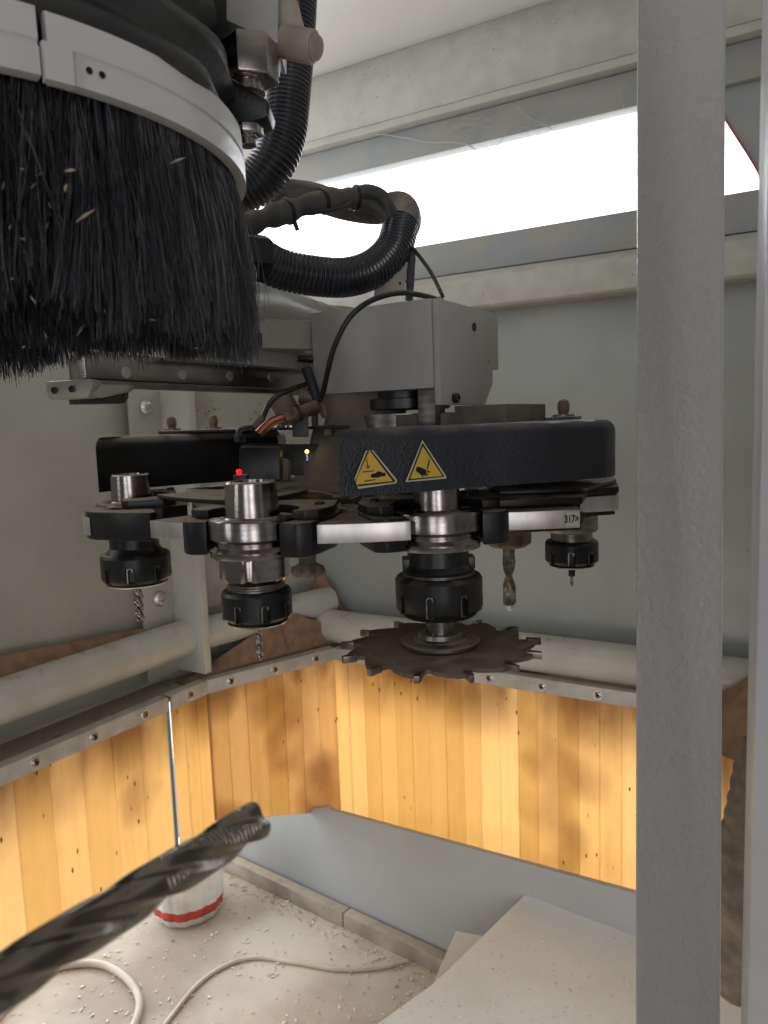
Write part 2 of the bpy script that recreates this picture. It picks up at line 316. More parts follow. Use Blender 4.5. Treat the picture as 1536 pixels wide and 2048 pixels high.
# cobwebs
cw = MB()
def web(pts, r=.0007):
    p = sm([onpl(x, y, 1, 1.672) for x, y in pts], 5); p = [q + Vector((0, random.uniform(-.004, .004), random.uniform(-.0015, .0015))) for q in p]; cw.sweep(p, r, 5)
web([(655, 252), (760, 268), (850, 282), (930, 288), (950, 300)], .0014); web([(950, 300), (1060, 278), (1150, 260)], .0008)
web([(930, 288), (945, 260), (965, 235), (980, 220)], .0011); web([(965, 235), (1000, 250), (1010, 270), (1000, 285)], .0007)
web([(1035, 212), (1060, 235), (1105, 258)], .0010); web([(1238, 170), (1246, 215)], .0009); web([(900, 262), (935, 250), (985, 256)], .0006)
for i in range(46):
    x0 = random.uniform(860, 1100); y0 = 300 - (x0 - 860) * .17 - random.uniform(0, 55); an = random.uniform(-.9, .6); L = random.uniform(20, 70)
    web([(x0, y0), (x0 + L * .5 * math.cos(an), y0 + L * .5 * math.sin(an) + random.uniform(-4, 4)), (x0 + L * math.cos(an), y0 + L * math.sin(an))], .00028)
tag(link('cobweb', cw, 'web', kind='stuff'), 'torn pale cobweb strung along the top of the window frame', 'cobweb')
ub = MB(); prof = [(1.655, 1.957), (1.64, 1.985), (1.635, 2.02), (1.645, 2.07), (1.675, 2.114), (1.70, 2.114), (1.70, 1.957)]
n = len(prof); ub.add([(-2.05, y, z) for y, z in prof] + [(.04, y, z) for y, z in prof], [list(range(n)), list(range(n, 2 * n))[::-1]] + [[i, (i + 1) % n, n + (i + 1) % n, n + i] for i in range(n)])
tag(link('roof_beam', ub, 'beam', bevel=.004), 'wide dusty cream beam under the roof above the window', 'beam')
wb = MB(); prof = [(1.70, 1.588), (1.672, 1.584), (1.640, 1.566), (1.634, 1.552), (1.634, 1.502), (1.642, 1.496), (1.70, 1.496)]; n = len(prof)
wb.add([(-2.05, y, z) for y, z in prof] + [(.01, y, z) for y, z in prof], [list(range(n)), list(range(n, 2 * n))[::-1]] + [[i, (i + 1) % n, n + (i + 1) % n, n + i] for i in range(n)])
tag(link('window_ledge', wb, 'beam', bevel=.003), 'dusty sloping ledge beam just below the bright window', 'ledge')
tag(link('corner_rail', MB().sweep([(-1.25, 1.625, .716), (-.02, 1.625, .716)], .043, 36), 'tube'), 'cream round rail behind the saw blade along the back wall', 'rail')
tag(link('side_rail', MB().sweep([(-1.322, -.4, .765), (-1.322, 1.247, .765)], .042, 36), 'tube'), 'cream round rail running left of the riveted bracket post', 'rail')
tag(link('short_rail', MB().sweep([(-1.315, 1.262, .765), (-1.20, 1.66, .775)], .038, 36), 'tube'), 'short cream rail between the bracket post and the wall corner', 'rail')
# ledges (shelf plates) under the rails with sawdust
lg = MB(); lg.prism([(-1.375, -.4), (-1.268, -.4), (-1.268, 1.246), (-1.143, 1.59), (-.27, 1.59), (-.137, 1.36), (.01, 1.36), (.01, 1.70), (-1.25, 1.70), (-1.375, 1.21)], .655, .663)
struct('ledge', lg, 'kick', 'dust covered ledge behind the riveted strip')
def heap(name, cx, cy, rx, ry, h, z, label, rot=0, seed=1, clip=None):
    random.seed(seed); mb = MB(); n, k = 26, 9; vs = []; ph = [random.uniform(0, 6) for _ in range(4)]
    for j in range(k + 1):
        t = j / k
        for i in range(n):
            an = 2 * PI * i / n; q = t * (1 + .12 * math.sin(3 * an + ph[0]) + .07 * math.sin(7 * an + ph[1])); x = q * rx * math.cos(an); y = q * ry * math.sin(an)
            vs.append((cx + x * math.cos(rot) - y * math.sin(rot), cy + x * math.sin(rot) + y * math.cos(rot), z + h * (1 - t) ** 1.2 + random.uniform(-.002, .002) * (1 - t)))
    if clip:
        A_, B_ = clip; e_ = Vector((B_[0] - A_[0], B_[1] - A_[1])).normalized(); q_ = Vector((-e_.y, e_.x)); nv_ = []
        for v in vs:
            dd_ = (Vector(v[:2]) - Vector(A_)).dot(q_)
            if dd_ < .026: v = (v[0] + q_.x * (.026 - dd_), v[1] + q_.y * (.026 - dd_), min(v[2], z + .010 + random.uniform(0, .003)))
            nv_.append(v)
        vs = nv_
    mb.add(vs, [[j * n + i, j * n + (i + 1) % n, (j + 1) * n + (i + 1) % n, (j + 1) * n + i] for j in range(k) for i in range(n)])
    return tag(link(name, mb, 'dustpile', kind='stuff', ang=80), label, 'sawdust')
heap('sawdust_heap', -1.20, 1.48, .26, .13, .125, .664, 'brown sawdust heap filling the corner of the ledge', rot=1.22, seed=2, clip=((-1.26, 1.246), (-1.138, 1.584)))
heap('sawdust_heap', -1.225, 1.655, .12, .05, .205, .66, 'brown sawdust drift piled up behind the tubes in the wall corner', rot=.2, seed=8)
heap('sawdust_heap', -.10, 1.52, .17, .16, .15, .664, 'brown sawdust slope on the ledge beyond the pillar', seed=4)
heap('sawdust_heap', -.45, 1.608, .28, .012, .022, .664, 'thin brown sawdust line between the back rail and the riveted strip', seed=5)
heap('sawdust_heap', -1.362, .70, .034, .62, .060, .792, 'long brown sawdust drift against the side sheet above the round rail', seed=6)

# bracket post
pw = thing('bracket_post', 'grey upright bracket post with two round bolts before the left sheet', 'post', (-1.35, 1.22, .70))
link('flat_plate', MB().box((-1.352, 1.222, 1.13), (.008, .13, .90)), 'wall', pw, bevel=.002)
link('flange', MB().box((-1.306, 1.257, 1.015), (.088, .022, .66)), 'tube', pw, bevel=.002)
for z in (1.30, .865): link('bolt', MB().lathe([(.017, 0), (.017, .005), (.012, .011), (.006, .012), (.005, .006)], 20, (-1.347, 1.20, z), (1, 0, 0)), 'alu', pw)

# riveted strips
SZ0, SZ1 = .640, .672
def rail_strip(name, a, b, label, nriv, mt='strip'):
    a = Vector((*a, 0)); b = Vector((*b, 0)); d = (b - a).normalized(); n = Vector((d.y, -d.x, 0))
    if n.dot(Vector((0, -1, 0)) + Vector((1, 0, 0)) * .5) < 0: n = -n
    r = thing(name, label, 'metal strip', (a + b) / 2 + Vector((0, 0, SZ0)))
    link('strip', MB().slab([a + Vector((0, 0, SZ0)), b + Vector((0, 0, SZ0)), b + Vector((0, 0, SZ1)), a + Vector((0, 0, SZ1))], n * .004), mt, r, bevel=.0007)
    link('lip', MB().slab([a + Vector((0, 0, SZ1 - .003)), b + Vector((0, 0, SZ1 - .003)), b + Vector((0, 0, SZ1)), a + Vector((0, 0, SZ1))], -n * .022), mt, r)
    for i in range(nriv):
        c = a.lerp(b, (i + .5) / nriv) + Vector((0, 0, (SZ0 + SZ1) / 2)) + n * .004
        w_ = link('washer', MB().lathe([(.0112, 0), (.0112, .0010), (.0100, .0018), (.0080, .0018)], 24, c, n), 'alu', r)
        link('screw', MB().lathe([(.0078, .0017), (.0076, .0034), (.0058, .0044), (.0040, .0044)], 24, c, n), 'steel', w_); link('socket', MB().lathe([(.0042, .0040), (.0040, .0046)], 12, c, n), 'ink', w_)
    return r
J, K, RC = (-1.26, 1.246), (-1.138, 1.584), (-.262, 1.584)
rail_strip('riveted_strip', (-1.26, .10), (-1.26, 1.125), 'grey screwed metal strip above the left part of the curtain', 8)
rail_strip('riveted_strip', (-1.26, 1.135), J, 'short grey strip with one screw at the curtain seam', 1)
rail_strip('riveted_strip', J, K, 'rust speckled strip with three pop rivets across the corner', 3)
rail_strip('riveted_strip', K, RC, 'grey screwed strip above the back curtain behind the saw blade', 7)
rail_strip('riveted_strip', RC, (-.11, 1.31), 'short grey strip seen between the pillar and the right post', 2)

# curtains: every strip a part
def curtain(a, b, n, label, z0=.222, seed=0, m='pvc', zleft=None):
    random.seed(seed); a = Vector((*a, 0)); b = Vector((*b, 0)); d = (b - a); Ln = d.length; d.normalize(); nm = Vector((-d.y, d.x, 0))
    if nm.y < 0 and abs(nm.y) > .5 or nm.x > .5: nm = -nm
    r = thing('strip_curtain', label, 'curtain', (a + b) / 2 + Vector((0, 0, z0)))
    w = Ln / n; ov = [random.choice((.0003, .0006, .0009)) for _ in range(n + 1)]
    for i in range(n):
        u0_, u1 = i * w - (ov[i] if i else 0), (i + 1) * w + (.0002 if i < n - 1 else .003)
        off = .004 + (.0008 if i % 2 else 0); bow = 0; zb = z0 + random.uniform(-.001, .001); za = zleft if zleft is not None else z0; skew = random.uniform(-.0008, .0008)
        nu, nv = 4, 8; vs = []
        for side in (0, .0007):
            for q in range(nv + 1):
                for p in range(nu + 1):
                    s = p / nu; t = q / nv
                    curl = .0010 * math.sin(i * 2.1) * (1 - t) * (2 * s - 1)
                    vs.append(a + d * (u0_ + (u1 - u0_) * s + skew * (1 - t)) + nm * (off + side + curl + 0) + Vector((0, 0, (zb + (za - z0) * (1 - (i + s) / n)) * (1 - t) + (SZ1 - .004) * t)))
        st = nu + 1; o = st * (nv + 1); fs = []
        for q in range(nv):
            for p in range(nu):
                e = q * st + p; fs += [[e, e + 1, e + 1 + st, e + st], [o + e, o + e + st, o + e + 1 + st, o + e + 1]]
        for p in range(nu): fs += [[p, o + p, o + p + 1, p + 1]]
        for q in range(nv): fs += [[q * st, q * st + st, o + q * st + st, o + q * st], [q * st + nu, o + q * st + nu, o + q * st + st + nu, q * st + st + nu]]
        link('pvc_strip', MB().add(vs, fs), m, r)
    return r
curtain((-1.26, .12), (-1.26, 1.122), 14, 'yellowed translucent strip curtain hanging along the left side', seed=1, z0=.295)
curtain((-1.26, 1.138), (-1.26, 1.252), 3, 'narrow amber strip curtain between the blue seam and the corner', seed=2, z0=.31)
curtain(J, K, 7, 'amber strip curtain across the corner with brown smoky stains', seed=3, m='pvc_dirty_dim', zleft=.327)
curtain((-1.146, 1.584), RC, 19, 'bright yellow strip curtain hanging along the back behind the saw blade', seed=4, z0=.17)
curtain(RC, (-.11, 1.31), 5, 'dull brown strip curtain seen between the pillar and the right post', seed=5)
tag(link('seam_strap', MB().box((-1.266, 1.130, .44), (.004, .0075, .44)), 'strap'), 'thin blue-grey strap in the gap between the two left curtains', 'strap')

# floor things
kr = thing('kerb_rail', 'dust caked kerb rail lying on the floor before the lower grey sheet', 'rail', (-1.1, 1.45, 0))
ka, kb = Vector((-1.50, 1.497, 0)), Vector((-.70, 1.412, 0)); kd = (kb - ka).normalized(); kn = Vector((-kd.y, kd.x, 0))
for i, (s, e) in enumerate(((0, .56), (.565, 1.0))):
    p, q = ka.lerp(kb, s), ka.lerp(kb, e)
    link('rail_length', MB().slab([p, q, q + kn * .03, p + kn * .03], (0, 0, .040)), 'kick', kr, bevel=.003)
SC = Vector((-1.425, 1.335, 0)) - h0 * .030
bk = thing('sack', 'white plastic sack bundle with a red band standing beneath the curtain', 'sack', SC)
rnd = [random.uniform(0, 6) for _ in range(6)]
fold = lambda k, t, r: .86 * r * (1 + .014 * math.sin(5 * t + rnd[0] + k * .5) + .016 * math.sin(13 * t + rnd[1] - k * .8) + .012 * math.sin(29 * t + k))
link('bag', MB().lathe([(.082, 0), (.098, .008), (.104, .026)], 96, SC, fn=fold), 'bag', bk, ang=80)
link('red_band', MB().lathe([(.1045, .026), (.107, .038), (.1085, .050)], 96, SC, fn=fold), 'redp', bk, ang=80)
link('bag', MB().lathe([(.108, .050), (.108, .085), (.104, .115), (.098, .14), (.085, .16), (.06, .175)], 96, SC, fn=fold), 'bag', bk, ang=80)
def floor_cable(pts, r, label):
    tag(link('cable', MB().sweep(sm([hz(x, y, .004) + Vector((0, 0, r - .004)) for x, y in pts], 8), r, 12), 'pvcable'), label, 'cable', 'cream cables on the floor')
floor_cable([(300, 2090), (345, 2030), (395, 1970), (450, 1932), (510, 1916), (590, 1926), (680, 1940), (760, 1936), (815, 1922)], .0048, 'thin cream cable wandering over the floor to the kerb rail')
floor_cable([(-60, 2110), (10, 2020), (70, 1960), (130, 1935), (200, 1932), (250, 1958), (278, 2000), (270, 2050), (235, 2110)], .0085, 'thick cream cable looping beneath the big end mill')
# boards
def board(pts, z, th, label, seed, group=None):
    r = thing('white_board', label, 'board', (pts[0][0], pts[0][1], z - th))
    link('core', MB().prism(pts, z - th, z - .0015), 'core', r)
    link('coating', MB().prism(pts, z - .0014, z), 'board', r)
    return r
B1 = [hz(x, y, .25) for x, y in ((1050, 1790), (1272, 1863))]; A1 = hz(752, 2050, .25)
c0 = B1[0]; dr = (B1[1] - B1[0]).normalized(); c1 = c0 + dr * .55; dd = (A1 - c0); cL = A1 + dd * .12
board([tuple(c0)[:2], tuple(hz(870, 1965, .25))[:2], tuple(A1)[:2], (A1.x - .02, A1.y - .15), (A1.x + .6, A1.y - .15), tuple(c1)[:2]], .25, .019, 'upper white coated board with dark grit lying aslant before the pillar', 1)
q = [hz(x, y, .19) for x, y in ((912, 1862), (1010, 1880), (1100, 2040), (862, 1975))]
board([tuple(v)[:2] for v in q], .19, .019, 'second white board peeping out beneath the large one', 2)
r = thing('board_stack', 'stack of offcuts carrying the two white boards', 'offcuts', (-.38, 1.2, 0))
for i in range(7): link('offcut', MB().box((-.38 + .004 * (i % 3), 1.2 - .004 * (i % 2), .0121 + i * .0243), (.30, .24, .0238)), 'core' if i % 2 else 'board', r)
def chips(name, area_fn, n, m, label, smin=.002, smax=.008, seed=1):
    random.seed(seed); mb = MB()
    for _ in range(n):
        p = area_fn();
        if p is None: continue
        s = smin + (smax - smin) * random.random() ** 2.5; an = random.uniform(0, 2 * PI); x = Vector((math.cos(an), math.sin(an), random.uniform(-.3, .3))); y = Vector((-math.sin(an), math.cos(an), random.uniform(-.3, .3))) * random.uniform(.25, .7)
        z = Vector((0, 0, random.uniform(.1, .35)))
        mb.add([p - x * s, p + y * s, p + x * s, p - y * s, p + z * s + x * s * .3], [[0, 1, 4], [1, 2, 4], [2, 3, 4], [3, 0, 4], [0, 3, 2, 1]])
    return tag(link(name, mb, m, kind='stuff', ang=20), label, 'wood chips')
def on_board():
    p = hz(random.uniform(760, 1290), random.uniform(1800, 2060), .2505)
    e1 = (B1[1] - B1[0]); e2 = (A1 - B1[0]); w_ = p - B1[0]; det = e1.x * e2.y - e1.y * e2.x; u = (w_.x * e2.y - w_.y * e2.x) / det; v = (e1.x * w_.y - e1.y * w_.x) / det
    return p if u > .02 and 0 < v < 1 and hz(870, 1965, .25) and u > .02 + .12 * (1 - abs(2 * v - 1.2)) * 0 else None
chips('wood_chips', lambda: Vector((random.uniform(-1.7, -.3), random.uniform(.6, 1.6), .002)), 2600, 'pale', 'pale wood chips scattered over the dusty floor', .0012, .0085, 3)
chips('wood_chips', on_board, 700, 'pale', 'loose chips lying on the upper white board', .001, .0045, 5)
chips('wood_chips', lambda: (lambda t: ka.lerp(kb, t) + Vector((random.gauss(0, .02), random.gauss(-.02, .02), .004)))(random.random()), 420, 'chip', 'brown chips and dust gathered along the kerb rail', .0015, .006, 6)

# duct at lower right, beyond the pillar
dpts = sm([P(1570, 1500, 1.05), P(1530, 1640, 1.05), P(1500, 1760, 1.06), P(1488, 1860, 1.08), P(1480, 1950, 1.12)], 12)
tag(link('duct_hose', MB().sweep(resample(dpts, .004), .052, 28, fn=lambda i, a, r: r + .0010 * math.sin(i * 1.25) + .0018 * math.sin(a * 5 + i * .2) + .003 * math.sin(i * .19)), 'duct', ang=80), 'dark dust caked flexible duct between the pillar and the right post', 'duct')

# pillars
def pillar(name, top, bot, dep, m, label, cat='pillar'):
    (a0, b0), (a1, b1) = bot, top; n = (a0 + b0) / 2 - EYE; n.z = 0; n.normalize(); n = (n + Vector((-(b0 - a0).y, (b0 - a0).x, 0)).normalized() * .05).normalized()
    ex = (a1 - a0) * .35; fx = (b1 - b0) * .35; a0, a1, b0, b1 = a0 - ex, a1 + ex, b0 - fx, b1 + fx
    o = link(name, MB().slab([a0, b0, b1, a1], n * dep), m, bevel=.0028, ang=50); return tag(o, label, cat)
pillar('pillar', (P(1274, 0, .47), P(1452, 0, .472)), (P(1271, 2048, .47), P(1441, 2048, .472)), .05, 'pillar', 'broad grey powder coated pillar close to the camera')
p1, p2 = P(1503, 1024, .335), P(1519, 1024, .30)
q = P(1640, 1024, .29)
mb = MB().prism([(p1.x, p1.y), (p2.x, p2.y), (q.x, q.y), (q.x + .02, q.y + .05), (p1.x + .03, p1.y + .02)], 0, 2.1)
tag(link('post', mb, 'postc', bevel=.0012, ang=50), 'pale metal post with a bright edge at the very side of the picture', 'post')

# ================================================================== CAROUSEL
ZG = 1.1665                      # gripper groove level
CC = P(728, 1000, .775); CC.z = 0
def cpol(r, a):   # polar about the carousel centre, angle 0 = camera right, -90 = toward the camera
    return CC + h0 * (r * math.cos(rad(a))) + f0 * (r * math.sin(rad(a)))
car = thing('tool_carousel', 'round tool changer carousel with aluminium rim pieces and black grippers', 'tool changer', (CC.x, CC.y, ZG))
ZP0, ZP1 = ZG + .0005, ZG + .0140
link('hub_plate', MB().lathe([(.165, ZP0 + .001), (.168, ZP0 + .003), (.168, ZP1 - .001), (.166, ZP1)], 72, CC), 'dplate', car)
link('hub', MB().lathe([(.105, ZP1), (.105, ZP1 + .010), (.098, ZP1 + .013), (.07, ZP1 + .016), (.052, ZP1 + .05), (.045, ZP1 + .075), (.045, 1.30)], 56, CC), 'dplate', car)
link('hub_ring', MB().lathe([(.118, ZP1 + .0002), (.118, ZP1 + .005), (.110, ZP1 + .007), (.106, ZP1 + .007)], 64, CC), 'black', car)
def rim(a0, a1, R=.243, r=.195, flat=False, dz=0):
    n = 2 if flat else 14
    pts = [cpol(R, a0 + (a1 - a0) * i / n) for i in range(n + 1)] + [cpol(r, a1 + (a0 - a1) * i / n) for i in range(n + 1)]
    return link('rim_piece', MB().prism(pts, ZP0 + dz, ZP1 + dz), 'alu', car, bevel=.0006)
rim(-131.5, -118); rim(-96.5, -81, .243, .18); rim(-8, 12)
def pxpoly(L, dep): return [tuple(P(x, 1000, Z))[:2] for x, Z in L]
link('rim_piece', MB().prism(pxpoly([(985, .569), (1038, .565), (1160, .567), (1150, .63), (1000, .62)], 0), ZP0, ZP1), 'alu', car, bevel=.0006)
link('rim_piece', MB().prism(pxpoly([(1160, .654), (1232, .660), (1237, .672), (1225, .70), (1160, .69)], 0), ZP0, ZP1), 'alu', car, bevel=.0006)
link('guide_plate', MB().prism(pxpoly([(930, .60), (975, .575), (1165, .582), (1175, .64), (1238, .655), (1232, .74), (930, .74)], 0), ZP1 + .0025, ZP1 + .0080), 'plastic', car, bevel=.0008)
link('guide_plate', MB().prism(pxpoly([(1000, .60), (1165, .60), (1232, .67), (1222, .74), (960, .74)], 0), ZP1 + .0095, ZP1 + .0125), 'plastic', car, bevel=.0008)
link('guide_plate', MB().prism(pxpoly([(975, .572), (1162, .580), (1172, .655), (1230, .662), (1215, .72), (980, .68)], 0), ZP0 - .0035, ZP0 - .0008), 'black', car, bevel=.0008)
for a0, a1 in ((28, 60), (75, 105), (120, 150), (165, 190)): rim(a0, a1)
# the narrow spacer arms linking the rim pieces to the hub
for a in (-125, -89, -52, -12): 
    link('spoke', MB().prism([cpol(.14, a - 5), cpol(.21, a - 3.5), cpol(.21, a + 3.5), cpol(.14, a + 5)], ZP0 + .0012, ZP1 - .0012), 'dplate', car, bevel=.001)
# sticker 317>
pa, pb = P(1038, 1000, .565), P(1160, 1000, .567); pa.z = pb.z = 0; dn = (pb - pa).normalized(); nn = Vector((dn.y, -dn.x, 0)); nn = nn if nn.dot(f0) < 0 else -nn
c = pa.lerp(pb, .875); zc = (ZP0 + ZP1) / 2
lb = link('number_label', MB().box(c + Vector((0, 0, zc)) + nn * .0004, (.0102, .0008, .0108), dn, nn), 'white', car)
def text(s, name, size, loc, xd, zd, parent, m='ink', sx=1.):
    cu = bpy.data.curves.new(name, 'FONT'); cu.body = s; cu.size = size; cu.align_x = 'CENTER'; cu.align_y = 'CENTER'; cu.extrude = .0001; cu.offset = .0002; cu.materials.append(M[m])
    to = bpy.data.objects.new(name, cu); me = bpy.data.meshes.new_from_object(to); bpy.data.objects.remove(to); o = bpy.data.objects.new(name, me); COL.objects.link(o); xd = Vector(xd).normalized(); zd = Vector(zd).normalized(); yd = zd.cross(xd)
    mm = Matrix((xd * sx, yd, zd)).transposed().to_4x4(); org = Vector(parent['_o']); mm.translation = Vector(loc) - org; o.parent = parent; o.matrix_local = mm; return o
text('317>', 'number_print', .0078, c + Vector((0, 0, zc)) + nn * .00105 - dn * .0009, dn, nn, lb, sx=.66)

def fork(cx, cy, wide=.050, wl=None, up=.0065, long=.085):
    """C-shaped black gripper closing round a holder; opens outward"""
    p = Vector((cx, cy, 0)); d = (p - CC); d.z = 0; d.normalize(); t = Vector((-d.y, d.x, 0)); wl = wl or wide
    def W(x, y): return p + d * x + t * y
    def outline(ri, tip, inner):
        pts = [W(-inner, wl * .75), W(-.03, wl), W(tip - .006, wl), W(tip, wl - .008)]
        a0 = math.degrees(math.asin(min(.99, tip / ri))) if tip < ri else 80
        for k in range(17):
            an = rad(90 - a0 * .9 + (180 + a0 * 1.8) * k / 16); pts.append(W(ri * math.cos(an), ri * math.sin(an)))
        pts += [W(tip, -wide + .008), W(tip - .006, -wide), W(-.03, -wide), W(-inner, -wide * .75)]
        return pts
    g = link('gripper', MB().prism(outline(.0330, .018, long), ZG - .0085, ZG + .0165), 'plastic', car, bevel=.0026)
    s = MB().prism(outline(.0345, .005, long * .8), ZG + .017, ZG + .017 + up)
    link('spring_plate', s, 'plastic', g, bevel=.0008)
    for sy in (wl - .014, -wide + .014): link('screw', screw_mb(W(-.035, sy) + Vector((0, 0, ZG + .0235)), (0, 0, 1), .0038, .0022), 'black', g)
    return g

# ================================================================== TOOL HOLDERS
def nut_mb(R_, z0, z1, nslot=8, ph=0., depth=.0032, org=(0, 0, 0)):
    H = z1 - z0; rows = [(R_ - .006, z0), (R_ - .0055, z0 + .0003), (R_ - .0008, z0 + H * .17), (R_, z0 + H * .22), (R_, z0 + H * .55), (R_, z0 + H * .62), (R_, z0 + H * .64), (R_, z1 - .003), (R_ - .0015, z1 - .0006), (R_ - .004, z1)]
    def fn(k, t, r):
        a = ((t + ph) % (2 * PI / nslot)) - PI / nslot; hw = .0036 / R_
        if k <= 5:
            hw2 = hw * (1 if k < 5 else .7)
            if abs(a) < hw2: return min(r, R_ - depth)
        return r
    return MB().lathe(rows, 240, org, fn=fn)
def slots(t, nut, R_, z0, z1, ph, nslot=8, depth=.0032):
    H = z1 - z0
    for i in range(nslot):
        a = 2 * PI / nslot * (i + .5) - ph
        if math.cos(a) * (-f0.x) + math.sin(a) * (-f0.y) < -.2: continue
        d = Vector((math.cos(a), math.sin(a), 0)); q = Vector((-d.y, d.x, 0)); o = Vector(t['_o']); pts = []
        for k in range(9): an = PI * k / 8; pts.append((.0030 * math.cos(an), z0 + H * .56 + .0030 * math.sin(an)))
        pts += [(-.0030, z0 + H * .14), (.0030, z0 + H * .14)]
        outer = [o + d * (R_ - .0001) + q * (x * 1.0) + Vector((0, 0, z)) for x, z in pts]; n = len(outer)
        inner = [o + d * (R_ - .0001) + q * (x * .62) + Vector((0, 0, z - (.0012 if k < 9 else 0))) for k, (x, z) in enumerate(pts)]
        mb = MB(); mb.add(outer + inner + [v - d * depth for v in inner], [[k, k + 1, n + k + 1, n + k] for k in range(n - 1)] + [[n + k, n + k + 1, 2 * n + k + 1, 2 * n + k] for k in range(n - 1)])
        link('wrench_slot', mb, 'steeld', nut)
def threads(r, z0, z1, n=5):
    pr = []; p = (z1 - z0) / n
    for i in range(n): pr += [(r, z0 + i * p), (r, z0 + (i + .35) * p), (r - .0012, z0 + (i + .55) * p), (r - .0012, z0 + (i + .85) * p)]
    return pr + [(r, z1)]
def flute_mb(r, z0, z1, turns, nf=2, rough=0, core=.5, seg=36, org=(0, 0, 0), n=None):
    mb = MB(); n = n or int((z0 - z1) / .0005); pr = [(r, z0 - (z0 - z1) * k / n) for k in range(n + 1)]
    def fn(k, t, q):
        a = ((t - 2 * PI * turns * k / n) % (2 * PI / nf)) / (2 * PI / nf)
        v = 1 if a < .30 else core + (1 - core) * abs((a - .65) / .35) ** 2.2
        if a < .30 and rough: v -= .10 * (math.sin(k * rough) > 0)
        e = min(1, (n - k) / (n * .02 + 1)); return q * v * (.82 + .18 * e)
    return mb.lathe(pr, seg, org, fn=fn)
def ground_line(t, name, prof, m, seg=64, fn=None, **k):
    return link(name, MB().lathe(prof, seg, Vector(t['_o']), fn=fn), m, t, **k)
tools = {}
def holder(key, px, Z, label, zflange=True):
    p = P(px, 1073, Z); t = thing('tool_holder', label, 'tool holder', (p.x, p.y, ZG), 'tool holders in the carousel'); tools[key] = t; return t, Vector((p.x, p.y, 0))
# flange is V-grooved: r31.5, groove at local z 0
def flange(t, m='steel', hex_=False):
    ground_line(t, 'flange', [(.0275, -.0095), (.0312, -.0092), (.0315, -.0085), (.0315, -.0045), (.0275, -.0018), (.0275, .0015), (.0315, .0042), (.0315, .0168), (.0310, .0178), (.0275, .0180)], m)
def cone(t, r0=.0200, r1=.0183, h=.0262):
    ground_line(t, 'taper', [(r0 + .001, .0178), (r0, .019), (r0, .021), (r1, .018 + h - .0012), (r1 - .0012, .018 + h), (r1 - .004, .018 + h), (r1 - .005, .012 + h), (.004, .012 + h)], 'steel')
hexf = lambda ap: (lambda k, t, r: min(r, ap / max(.3, math.cos((t % (PI / 3)) - PI / 6))))
# centre holder with long thin cutter
t, p = holder('mid', 507, .561, 'steel tool holder standing front and centre with a thin spiral cutter')
flange(t); cone(t)
ground_line(t, 'hex_body', [(.020, -.0305), (.0245, -.0262), (.0262, -.0245), (.0262, -.0115), (.0255, -.0095)], 'steel', 96, hexf(.0238))
ground_line(t, 'thread', [(.0205, -.036)] + threads(.0212, -.0355, -.0285, 4) + [(.0195, -.028), (.0195, -.026)], 'steeld')
nut_ = link('collet_nut', nut_mb(.0257, -.0590, -.0345, 8, .25, org=Vector(t['_o'])), 'black', t); slots(t, nut_, 0.0257, -0.059, -0.0345, 0.25)
ground_line(t, 'nut_ring', [(.0125, -.0608), (.0205, -.0606), (.0222, -.0590), (.0205, -.0585)], 'steel')
ground_line(t, 'shank', [(.0014, -.069), (.0022, -.0675), (.0042, -.0605), (.0042, -.058)], 'steel', 24)
link('cutter', flute_mb(.0025, -.0672, -.0890, 1.4, 2, org=Vector(t['_o'])), 'steel', t)
fork(p.x, p.y, .052, .052)
# saw holder
t, p = holder('saw', 875, .566, 'black and steel tool holder carrying the toothed circular saw blade')
flange(t); cone(t, .0172, .0165, .024)
ground_line(t, 'body', [(.0255, -.0275), (.0262, -.0255), (.0232, -.0215), (.0225, -.0125), (.0225, -.0095)], 'black', 72)
for s in (-1, 1): link('drive_lug', MB().box(Vector(t['_o']) + h0 * (.0235 * s) + Vector((0, 0, -.021)), (.006, .016, .009), h0, f0), 'black', t, bevel=.001)
ground_line(t, 'thread', threads(.0268, -.0335, -.0275, 4), 'steeld')
nut_ = link('collet_nut', nut_mb(.0322, -.0600, -.0295, 8, .12, .0038, org=Vector(t['_o'])), 'black', t); slots(t, nut_, 0.0322, -0.06, -0.0295, 0.12)
ground_line(t, 'arbor', [(.0105, -.076), (.0105, -.058)], 'steel', 40)
ground_line(t, 'clamp_washer', [(.0290, -.0822), (.0296, -.0815), (.0296, -.0795), (.0288, -.0788), (.0200, -.0785), (.0190, -.0772), (.0165, -.0765), (.0155, -.0735), (.0105, -.0732)], 'steeld')
# saw disc
NB = 13; O = Vector(t['_o']); zs = -.0850
disc = []
for i in range(NB):
    a0 = 2 * PI * i / NB + .12
    for da, rr in ((0, .0700), (.03, .0705), (.05, .0635), (.075, .0595), (.12, .0590), (.165, .0625), (.26, .0655), (.34, .0685), (.40, .0705), (.43, .0700)):
        disc.append((O.x + rr * math.cos(a0 + da), O.y + rr * math.sin(a0 + da)))
sd = link('saw_disc', MB().prism(disc, ZG + zs - .0015, ZG + zs + .0015), 'saw', t, bevel=.0003)
for i in range(NB):
    a0 = 2 * PI * i / NB + .12 + .03; c = O + Vector((.0722 * math.cos(a0), .0722 * math.sin(a0), zs)); X = Vector((math.cos(a0), math.sin(a0), 0)); Y = Vector((-X.y, X.x, 0))
    mb = MB().slab([c + X * -.0065 + Y * -.0038 + Vector((0, 0, -.0022)), c + X * .0040 + Y * -.0022 + Vector((0, 0, -.0026)), c + X * .0034 + Y * .0012 + Vector((0, 0, -.0026)), c + X * -.0065 + Y * .0022 + Vector((0, 0, -.0022))], (0, 0, .0050))
    link('saw_tooth', mb, 'carbide', sd, bevel=.0002)
